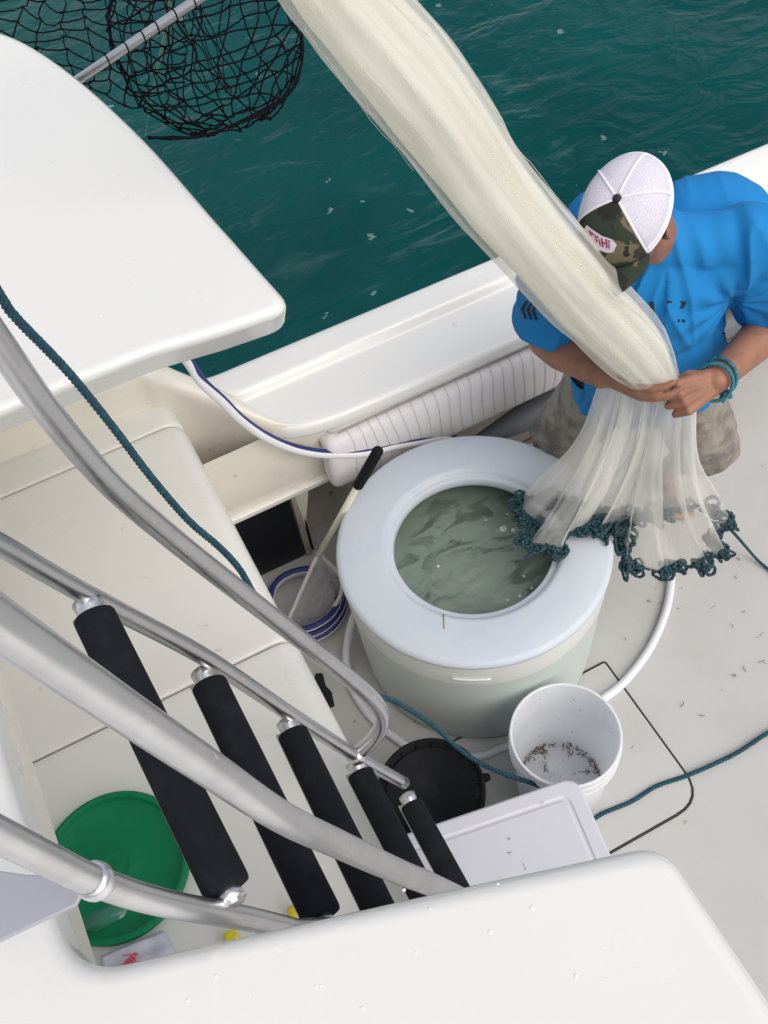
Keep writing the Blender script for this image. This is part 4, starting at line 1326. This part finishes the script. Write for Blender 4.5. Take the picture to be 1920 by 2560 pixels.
def cut(bm, pt, no, near):
    """slice the faces near a place along a plane and drop what lies beyond it"""
    fs = [f for f in bm.faces if near(f.calc_center_median())]
    vs = {v for f in fs for v in f.verts}; es = {e for f in fs for e in f.edges}
    bmesh.ops.bisect_plane(bm, geom=list(vs) + list(es) + fs, dist=1e-5, plane_co=pt, plane_no=no)
    fs = [f for f in bm.faces if near(f.calc_center_median()) and (f.calc_center_median() - pt).dot(no) > 0]
    bmesh.ops.delete(bm, geom=fs, context='FACES')
hn = (Zv * -1 + sv * .03 - fv * .02).normalized()
cut(bm, Vector((pel.x, pel.y, .868)), hn, lambda c: c.z < .98)
for (q, ax, s_) in slv:
    cut(bm, q, ax, lambda c: (c - q).length < .25 and (c - s_).dot(ax) > .08 and (c - s_ - ax * (c - s_).dot(ax)).length < .13)
ncut = nb + (nt - nb).normalized() * .048
nax = ((nt - nb).normalized() * .8 + Zv * .35 - sv * .10).normalized()
NR = .105
cut(bm, ncut, nax, lambda c: (c - ncut).length < .16 and (c - ncut - nax * (c - ncut).dot(nax)).length < .098)
lo_ = [v for v in bm.verts if not v.link_faces]
bmesh.ops.delete(bm, geom=lo_, context='VERTS')
M['shirt'] = mat('blue_jersey', (.003, .20, .52), .85, mottle=(8, (.003, .19, .50), .4, .75), bump=(700, .25, .0008))
shirt = obj('t_shirt', bm, M['shirt'], P0_)
so_ = shirt.modifiers.new('solid', 'SOLIDIFY'); so_.thickness = .003; so_.offset = -1
dg = bpy.context.evaluated_depsgraph_get()
shirt_bvh = BVHTree.FromPolygons([v.co.copy() for v in shirt.data.vertices], [tuple(p.vertices) for p in shirt.data.polygons])
# collar rib: follows the cut edge of the neckline
eds = {}
me_ = shirt.data
cnt = {}
for p in me_.polygons:
    for e in p.edge_keys: cnt[e] = cnt.get(e, 0) + 1
for (i, j), n_ in cnt.items():
    if n_ == 1 and (me_.vertices[i].co - ncut).length < NR + .012 and (me_.vertices[j].co - ncut).length < NR + .012:
        eds.setdefault(i, []).append(j); eds.setdefault(j, []).append(i)
if eds:
    loop = [next(iter(eds))]
    prev_ = None
    while True:
        nx = [k for k in eds[loop[-1]] if k != prev_ and (k not in loop)]
        if not nx: break
        prev_ = loop[-1]; loop.append(nx[0])
    ring = [me_.vertices[i].co.copy() for i in loop]
    for _ in range(6):
        ring = [(ring[i - 1] + ring[i] * 2 + ring[(i + 1) % len(ring)]) / 4 for i in range(len(ring))]
    bm = bm_new()
    tube(bm, ring, .0062, 8, closed=True)
    obj('collar', bm, M['shirt'], shirt)
# black print on chest and sleeve, lying on the cloth
def decal(bm, pts, bvh, off=.0035, sub=3):
    """polygon given in photo pixels, dropped on to the surface it is printed on"""
    vs = []
    tri = mgeo.tessellate_polygon([[Vector((x, y, 0)) for x, y in pts]])
    for t_ in tri:
        a, b, c = [Vector((*pts[i], 0)) for i in t_]
        g = {}
        for i in range(sub + 1):
            for j in range(sub + 1 - i):
                q = a + (b - a) * (i / sub) + (c - a) * (j / sub)
                d = ray(q.x, q.y).normalized()
                h = bvh.ray_cast(Vector((0, 0, H)), d)
                if h[0] is None: return
                g[(i, j)] = bm.verts.new(h[0] - d * off)
        for i in range(sub):
            for j in range(sub - i):
                bm.faces.new((g[(i, j)], g[(i + 1, j)], g[(i, j + 1)]))
                if i + j < sub - 1: bm.faces.new((g[(i + 1, j)], g[(i + 1, j + 1)], g[(i, j + 1)]))
def zp(pts): return [(1250 + x * .40386, 420 + y * .40386) for x, y in pts]
for dx in (0, 34, 68):
    bm = bm_new()
    decal(bm, zp([(158 + dx, 822 + dx * .12), (128 + dx, 872 + dx * .12), (152 + dx, 936 + dx * .12), (166 + dx, 934 + dx * .12), (146 + dx, 876 + dx * .12), (176 + dx, 826 + dx * .12)]), shirt_bvh)
    obj('sleeve_chevron', bm, M['ink'], shirt, smooth=False)
for pg in ([(858, 838), (876, 842), (884, 892), (872, 878)], [(928, 830), (952, 826), (958, 905), (948, 918), (934, 898)], [(1030, 820), (1066, 824), (1064, 836), (1034, 834)],
           [(1112, 824), (1154, 826), (1152, 838), (1134, 872), (1116, 868), (1132, 840)], [(1104, 936), (1114, 936), (1114, 954), (1106, 954)], [(1126, 938), (1146, 936), (1148, 956), (1134, 956)]):
    bm = bm_new()
    decal(bm, zp(pg), shirt_bvh)
    obj('chest_print', bm, M['ink'], shirt, smooth=False)

# ---- shorts
st_ = bm_new()
ell(st_, pel, sv, fv, Zv, .194, .146, .16)
for h_, k_ in ((hipR, kneeR), (hipL, kneeL)):
    tcap(st_, h_, h_.lerp(k_, .5), .106, .100); tcap(st_, h_.lerp(k_, .45), h_.lerp(k_, 1.05), .100, .098)
me = remesh(st_, .0065, 8)
bm = bm_new(); bm.from_mesh(me); bm.normal_update()
for v in bm.verts:
    p = v.co
    v.co += v.normal * (.009 * noise.noise(Vector((p.x * 13, p.y * 13, p.z * 9))) + .006 * noise.noise(p * 30))
kill = []
for f in bm.faces:
    c = f.calc_center_median()
    for h_, k_ in ((hipR, kneeR), (hipL, kneeL)):
        ax = (k_ - h_).normalized(); q = h_.lerp(k_, .93)
        if (c - q).dot(ax) > 0 and (c - q).length < .17: kill.append(f); break
bmesh.ops.delete(bm, geom=kill, context='FACES')
for v in bm.verts:
    if v.is_boundary:
        for h_, k_ in ((hipR, kneeR), (hipL, kneeL)):
            ax = (k_ - h_).normalized(); q = h_.lerp(k_, .93)
            if (v.co - q).length < .14: v.co -= ax * (v.co - q).dot(ax)
M['khaki'] = mat('khaki_canvas', (.285, .26, .225), .85, mottle=(13, (.15, .135, .12), .44, .62), bump=(320, .35, .001))
specks(M['khaki'], 17, .16, (.06, .055, .05), .6)
shorts = obj('shorts', bm, M['khaki'], P0_)
so_ = shorts.modifiers.new('solid', 'SOLIDIFY'); so_.thickness = .004; so_.offset = -1

# ---- cap
M['capw'] = mat('white_cap_mesh', (.60, .58, .67), .8)
N = M['capw'].node_tree.nodes; L = M['capw'].node_tree.links
tc = N.new('ShaderNodeTexCoord')
vo = N.new('ShaderNodeTexVoronoi'); vo.inputs['Scale'].default_value = 420
L.new(tc.outputs['Object'], vo.inputs['Vector'])
mr = N.new('ShaderNodeMapRange'); mr.inputs[1].default_value = .15; mr.inputs[2].default_value = .45
L.new(vo.outputs['Distance'], mr.inputs[0])
mx = N.new('ShaderNodeMix'); mx.data_type = 'RGBA'; mx.inputs[6].default_value = (.40, .39, .47, 1); mx.inputs[7].default_value = (.66, .64, .73, 1)
L.new(mr.outputs[0], mx.inputs[0]); L.new(mx.outputs[2], N['Principled BSDF'].inputs['Base Color'])
M['capseam'] = mat('white_cap_tape', (.78, .77, .82), .7)
m = mat('camo_cloth', (.035, .045, .028), .8, bump=(600, .3, .0008)); M['camo'] = m
N = m.node_tree.nodes; L = m.node_tree.links
tc = N.new('ShaderNodeTexCoord')
def nn2(scale, seed, st):
    mp = N.new('ShaderNodeMapping'); mp.inputs['Location'].default_value = (seed, seed * 2, seed * 3); mp.inputs['Scale'].default_value = st
    L.new(tc.outputs['Object'], mp.inputs[0])
    t_ = N.new('ShaderNodeTexNoise'); t_.inputs['Scale'].default_value = scale; t_.inputs['Detail'].default_value = 3; t_.inputs['Distortion'].default_value = .6
    L.new(mp.outputs[0], t_.inputs['Vector']); return t_.outputs[0]
def step(s, a):
    r = N.new('ShaderNodeMapRange'); r.inputs[1].default_value = a; r.inputs[2].default_value = a + .02; L.new(s, r.inputs[0]); return r.outputs[0]
def cmix(f, a, b_):
    x = N.new('ShaderNodeMix'); x.data_type = 'RGBA'; L.new(f, x.inputs[0])
    if isinstance(a, tuple): x.inputs[6].default_value = (*a, 1)
    else: L.new(a, x.inputs[6])
    x.inputs[7].default_value = (*b_, 1); return x.outputs[2]
k1 = cmix(step(nn2(17, 4.2, (1, 1, .7)), .54), (.022, .033, .020), (.15, .12, .068))
k2 = cmix(step(nn2(19, 8.1, (1, 1, .6)), .57), k1, (.012, .011, .009))
L.new(k2, N['Principled BSDF'].inputs['Base Color'])
cc = hc + Uh * .040 - Fh * .004
ra_, rf_, ru_ = .0880, .112, .084
def crown(th, ph, k=1.0):
    # th from the front, ph 0 at the button .. 1 at the band
    a = ph * PI / 2
    rr = math.sin(a) ** .92
    up = math.cos(a) ** .85 if a < PI / 2 else 0
    dip = -.012 * ph ** 3 * (1 if True else 0)
    return cc + (Fh * math.cos(th) * rf_ * rr + Sh * math.sin(th) * ra_ * rr) * k + Uh * (up * ru_ * k - .012 * ph ** 4 + .030 * ph ** 3 * (.5 - .5 * math.cos(th)))
cap = thing('cap', '', '')
C.objects.unlink(cap); bpy.data.objects.remove(cap)
TF = R(58)
def sector(t0, t1, n, k=1.0):
    rows = []
    for j in range(22):
        ph = max(.012, j / 20.0) if j <= 20 else 1.02
        rr = []
        for i in range(n + 1):
            th = t0 + (t1 - t0) * i / n
            puff = 1 + .010 * math.sin(PI * i / n) * math.sin(PI * min(1, ph))
            rr.append(crown(th, min(ph, 1), k * puff))
        rows.append(rr)
    return rows
bm = bm_new()
for t0, t1 in ((TF, R(118)), (R(118), R(180)), (R(180), R(242)), (R(242), R(360) - TF)):
    grid(bm, sector(t0, t1, 10))
bmesh.ops.remove_doubles(bm, verts=bm.verts, dist=.0004)
bmesh.ops.recalc_face_normals(bm, faces=bm.faces)
capo = obj('cap', bm, M['capw'], P0_)
s_ = capo.modifiers.new('solid', 'SOLIDIFY'); s_.thickness = .002; s_.offset = -1
bm = bm_new()
for t0, t1 in ((-TF, 0), (0, TF)): grid(bm, sector(t0, t1, 12, 1.004))
bmesh.ops.remove_doubles(bm, verts=bm.verts, dist=.0004)
bmesh.ops.recalc_face_normals(bm, faces=bm.faces)
fp = obj('front_panel', bm, M['camo'], capo)
s_ = fp.modifiers.new('solid', 'SOLIDIFY'); s_.thickness = .002; s_.offset = -1
front_bvh = BVHTree.FromPolygons([v.co.copy() for v in fp.data.vertices], [tuple(p.vertices) for p in fp.data.polygons])
bm = bm_new()
for th in (TF, R(118), R(180), R(242), -TF):
    tube(bm, [crown(th, max(.05, j / 16), 1.004) for j in range(17)], .0028, 8, up=(0, 0, 1))
tube(bm, [crown(TF + (2 * PI - 2 * TF) * i / 60, 1, 1.003) for i in range(61)], .0040, 8)
tube(bm, [crown(TF + (2 * PI - 2 * TF) * i / 60, .93, 1.003) for i in range(61)], .0028, 8)
obj('seam_tape', bm, M['capseam'], capo)
bm = bm_new(); ell(bm, crown(0, .0, 1.0) + Uh * .002, Sh, Fh, Uh, .0085, .0085, .005, 16)
obj('button', bm, M['ink'], capo)
# brim
rows = []
for j in range(9):
    rr = []
    for i in range(25):
        th = -R(62) + R(124) * i / 24
        base = crown(th, 1, 1.0)
        x = math.sin(th)
        ext = .076 * (j / 8) * (max(0, math.cos(th * 1.28)) ** .6)
        p = base + Fh * ext - Uh * (.10 * ext + .030 * x * x * (j / 8) + .002)
        rr.append(p)
    rows.append(rr)
bm = bm_new(); grid(bm, rows); bmesh.ops.recalc_face_normals(bm, faces=bm.faces)
o = obj('brim', bm, M['camo'], capo); s_ = o.modifiers.new('solid', 'SOLIDIFY'); s_.thickness = .004
# patch with its illegible red lettering
def cp(pts): return [(1400 + x * .24111, 380 + y * .24111) for x, y in pts]
bm = bm_new()
pp = round_poly([(250, 800), (275, 755), (330, 800), (430, 868), (540, 905), (590, 960), (555, 1040), (490, 1048), (380, 1010)], 12, 4)
decal(bm, cp(pp), front_bvh, .003, 4)
pt = obj('patch', bm, mat('patch_white', (.62, .58, .66), .8), capo, smooth=False)
bm = bm_new()
for pg in ([(296, 812), (312, 812), (334, 868), (318, 866)], [(318, 826), (340, 838), (352, 868), (338, 862)], [(352, 850), (366, 858), (392, 940), (374, 936)], [(374, 866), (400, 880), (404, 896), (380, 886)],
           [(398, 902), (412, 906), (424, 976), (408, 970)], [(424, 892), (440, 896), (452, 990), (434, 984)], [(440, 930), (470, 940), (472, 956), (444, 948)], [(470, 900), (486, 904), (494, 1000), (478, 996)], [(496, 914), (522, 920), (518, 936), (498, 930)], [(504, 940), (516, 942), (512, 1006), (500, 1004)]):
    decal(bm, cp(pg), front_bvh, .0045, 2)
obj('lettering', bm, mat('red_thread', (.30, .025, .07), .7), capo, smooth=False)

# ---- rope loop on the left wrist
ax = (wL - eL).normalized(); u = ax.orthogonal().normalized(); v = ax.cross(u)
bm = bm_new()
for k, (s, tl, rr) in enumerate(((.022, .30, .041), (-.012, .42, .043))):
    c = wL - ax * s
    rope(bm, spline([c + (u * math.cos(a) + v * math.sin(a)) * rr + ax * tl * .03 * math.cos(a + k) for a in np.linspace(0, 2 * PI, 17)], 6), .0046, pitch=.02, step=.0025)
kp = at(1812, 985, 1.165)
for i in range(3):
    P = [kp + Vector((rn.uniform(-1, 1), rn.uniform(-1, 1), rn.uniform(-1, 1))) * .014 for _ in range(6)]
    rope(bm, spline(P, 6), .0046, pitch=.02, step=.003)
tag(obj('wrist_rope', bm, M['rope2']), 'teal rope looped and knotted round the man\'s left wrist', 'rope')

# ---- cast net: gathered body, spread skirt, lead line
t = thing('cast_net', 'pale cast net gathered overhead with a teal weighted hem over the tank', 'cast net', at(1660, 985, 1.17))
A0, A1 = at(1662, 985, 1.165), at(905, 40, 2.15)
nrm = (A1 - A0).cross(Zv).normalized()
def on_plane(px, py):
    d = ray(px, py); o_ = Vector((0, 0, H))
    return o_ + d * ((A0 - o_).dot(nrm) / d.dot(nrm))
pairs = [((1668, 1006), 26), ((1661, 990), 62), ((1650, 966), 96), ((1620, 916), 142), ((1582, 868), 176), ((1512, 792), 192), ((1436, 718), 200), ((1322, 588), 212), ((1203, 440), 232), ((1114, 318), 254), ((1014, 182), 266), ((908, 56), 260), ((811, -66), 258), ((696, -215), 240), ((596, -345), 220)]
ctr = []; rad_ = []
for (x, y), w in pairs:
    p = on_plane(x, y); ctr.append(p); rad_.append(w / 2 * depth(p) / FPX)
# carry on to the horn, out of the picture
dirn = (ctr[-1] - ctr[-3]).normalized()
ctr += [ctr[-1] + dirn * .18, ctr[-1] + dirn * .34]; rad_ += [.05, .012]
cs = spline(ctr, 7)
rs = [r.x for r in spline([Vector((r, 0, 0)) for r in rad_], 7)]
def netsurf(k, lump, seed, n=120):
    T, U = frames(cs)
    rows = []
    for i, p in enumerate(cs):
        v = T[i].cross(U[i])
        rr = []
        for q in range(n):
            a = 2 * PI * q / n
            s = i * .011
            r = rs[i] * k * (1 + lump * noise.noise(Vector((math.cos(a) * 1.1, math.sin(a) * 1.1, s * 9 + seed))) + lump * .4 * noise.noise(Vector((math.cos(a) * 3.5, math.sin(a) * 3.5, s * 22 + seed))))
            for c_ in range(7):   # long creases that wander round the bundle
                ac = c_ * .9 + seed + .55 * math.sin(s * 2.1 + c_ * 1.7) + s * .5
                da = (a - ac + PI) % (2 * PI) - PI
                r *= 1 - (.030 + .026 * math.sin(s * 5 + c_ * 2.3)) * math.exp(-(da / .085) ** 2) * (1 if k < .9 else .45)
            r *= 1 + .010 * noise.noise(Vector((math.cos(a) * 9, math.sin(a) * 9, s * 6 + seed)))
            r *= 1 + .018 * math.sin(a * 11 + 3 * math.sin(s * 6)) * (1.5 if k > .9 else .8)
            rr.append(p + (U[i] * math.cos(a) + v * math.sin(a)) * r)
        rows.append(rr)
    return rows
rows = netsurf(.82, .075, 2)
bm = bm_new(); grid(bm, rows, closed=True)
obj('gathered_core', bm, M['netcore'], t)
rows = netsurf(1.0, .085, 7)
bm = bm_new(); nr = len(rows)
grid(bm, rows, closed=True, uv=lambda a, b: (b / 120, a / nr))
obj('loose_layer', bm, M['netskin'], t)
bm = bm_new()                      # stray strands lying along the bundle
rs2 = random.Random(21)
for k in range(20):
    i0 = rs2.randrange(4, nr - 30); n_ = rs2.randrange(10, 26); q0 = rs2.randrange(120); dr = rs2.uniform(-.5, .5)
    P = []
    for j in range(n_):
        if i0 + j >= nr: break
        p = rows[i0 + j][int(q0 + dr * j) % 120]
        c_ = cs[i0 + j]
        P.append(p + (p - c_).normalized() * (.001 + .003 * abs(math.sin(j * .5 + k))))
    if len(P) > 3: tube(bm, P, .0006, 4)
obj('loose_strands', bm, M['netcore'], t)

hemP = [(1318, 1250, .60), (1322, 1310, .592), (1345, 1372, .588), (1398, 1380, .592), (1428, 1325, .60), (1462, 1300, .60), (1508, 1318, .60), (1545, 1352, .54), (1572, 1412, .47), (1640, 1424, .43), (1700, 1418, .42), (1752, 1410, .44), (1792, 1386, .48), (1812, 1338, .52), (1806, 1292, .56), (1745, 1268, .585), (1620, 1296, .60), (1510, 1296, .60), (1415, 1262, .60)]
topP = [(1508, 939, 1.155), (1523, 946, 1.16), (1538, 954, 1.165), (1560, 960, 1.17), (1582, 964, 1.17), (1600, 968, 1.17), (1615, 974, 1.17), (1632, 982, 1.165), (1650, 990, 1.165), (1668, 998, 1.16), (1686, 1004, 1.155), (1704, 1004, 1.155), (1720, 1000, 1.155), (1732, 994, 1.155), (1730, 982, 1.16), (1708, 966, 1.165), (1650, 942, 1.17), (1580, 926, 1.165), (1528, 924, 1.16)]
NSEG = 14
hemS = spline([at(*q) for q in hemP], NSEG, closed=True)
topS = spline([at(*q) for q in topP], NSEG, closed=True)
NN = len(hemS)
cen_h = sum(hemS, Vector()) / NN
rows = []
NVR = 46
for j in range(NVR + 1):
    v = j / NVR
    rr = []
    for i in range(NN):
        a, b_ = topS[i], hemS[i]
        p = a.lerp(b_, v)
        out = Vector((b_.x - cen_h.x, b_.y - cen_h.y, 0))
        out = out.normalized() if out.length > .001 else Vector((1, 0, 0))
        tng = Vector((-out.y, out.x, 0))
        bow = -.030 * math.sin(PI * v)
        am = (.004 + .020 * v ** 1.2)
        ph = i / NN * 2 * PI
        pl_ = math.sin(ph * 13 + 1.6 * noise.noise(Vector((ph * 3, v * 1.5, 0)))) * am * .9 + am * 1.3 * noise.noise(Vector((math.cos(ph) * 7, math.sin(ph) * 7, v * 2.0)))
        p += out * (bow + pl_) + tng * am * .5 * noise.noise(Vector((ph * 9, v * 3, 4)))
        rr.append(p)
    rows.append(rr)
bm = bm_new(); grid(bm, rows, closed=True, uv=lambda a, b: (b / NN, a / NVR))
obj('spread_skirt', bm, M['netskirt'], t)
hem = rows[-1]
# lead line with its weights
bm = bm_new()
rn = random.Random(4)
def leads(P, r=.0032, gap=.015, br=.0062):
    tube(bm, P, r, 6, closed=False)
    Q = resample(P, gap)
    T, U = frames(Q) if len(Q) > 2 else ([Vector((1, 0, 0))] * len(Q), None)
    for q, tt in zip(Q, T):
        ball(bm, q, br * rn.uniform(.8, 1.15), 8, 5, tt.to_track_quat('Z', 'Y').to_matrix(), (1, 1, 1.5))
leads([q + Vector((rn.uniform(-1, 1), rn.uniform(-1, 1), rn.uniform(-.3, 1))) * .003 for q in hem] + [hem[0]])
for k in range(360):
    i = rn.randrange(NN) if k < 260 else int(rn.uniform(4.3, 7.5) * NSEG) if k < 300 else int(rn.uniform(15.3, 18.6) * NSEG); q = hem[i]
    seg = i / NSEG
    out = Vector((q.x - cen_h.x, q.y - cen_h.y, 0)).normalized()
    hang = 7.5 < seg < 15
    s = rn.uniform(.009, .025)
    a0 = rn.uniform(0, 2 * PI)
    e_1 = Vector((math.cos(a0), math.sin(a0), 0)); e_2 = (Vector((0, 0, -1)) * rn.uniform(.5, 1.2) + out * rn.uniform(.2, .8)).normalized() if hang else (out * rn.uniform(.2, 1) + e_1.cross(Zv) * .6).normalized()
    base = q + Vector((0, 0, rn.uniform(-.012, .030) if hang else rn.uniform(.004, .022))) - out * rn.uniform(0, .02)
    P = [base + e_1 * s * .8 * math.sin(a) + e_2 * s * (1 - math.cos(a)) * .9 for a in np.linspace(.3, 2 * PI - .3, 12)]
    for p in P:
        d = math.hypot(p.x - TX, p.y - TY)
        if d < TR + .004: p.z = max(p.z, TZ + .006)
    leads(P, .0027, .013, .0056)
for k in range(120):   # the hem heaped on the tank lid under the skirt
    q = hem[rn.randrange(int(3.5 * NSEG), int(8 * NSEG))].lerp(hem[int(rn.uniform(15.5, 18.4) * NSEG)], rn.uniform(.05, .95))
    d = math.hypot(q.x - TX, q.y - TY)
    if d > TR - .012: continue
    s = rn.uniform(.009, .022); a0 = rn.uniform(0, 2 * PI)
    e_1 = Vector((math.cos(a0), math.sin(a0), rn.uniform(-.2, .3))); e_2 = Vector((-math.sin(a0), math.cos(a0), rn.uniform(0, .5)))
    base = Vector((q.x, q.y, TZ + rn.uniform(.006, .035)))
    P = [base + e_1 * s * .8 * math.sin(a) + e_2 * s * (1 - math.cos(a)) * .9 for a in np.linspace(.3, 2 * PI - .3, 12)]
    for p in P: p.z = max(p.z, TZ + .006)
    leads(P, .0027, .013, .0056)
obj('lead_line', bm, M['lead'], t)
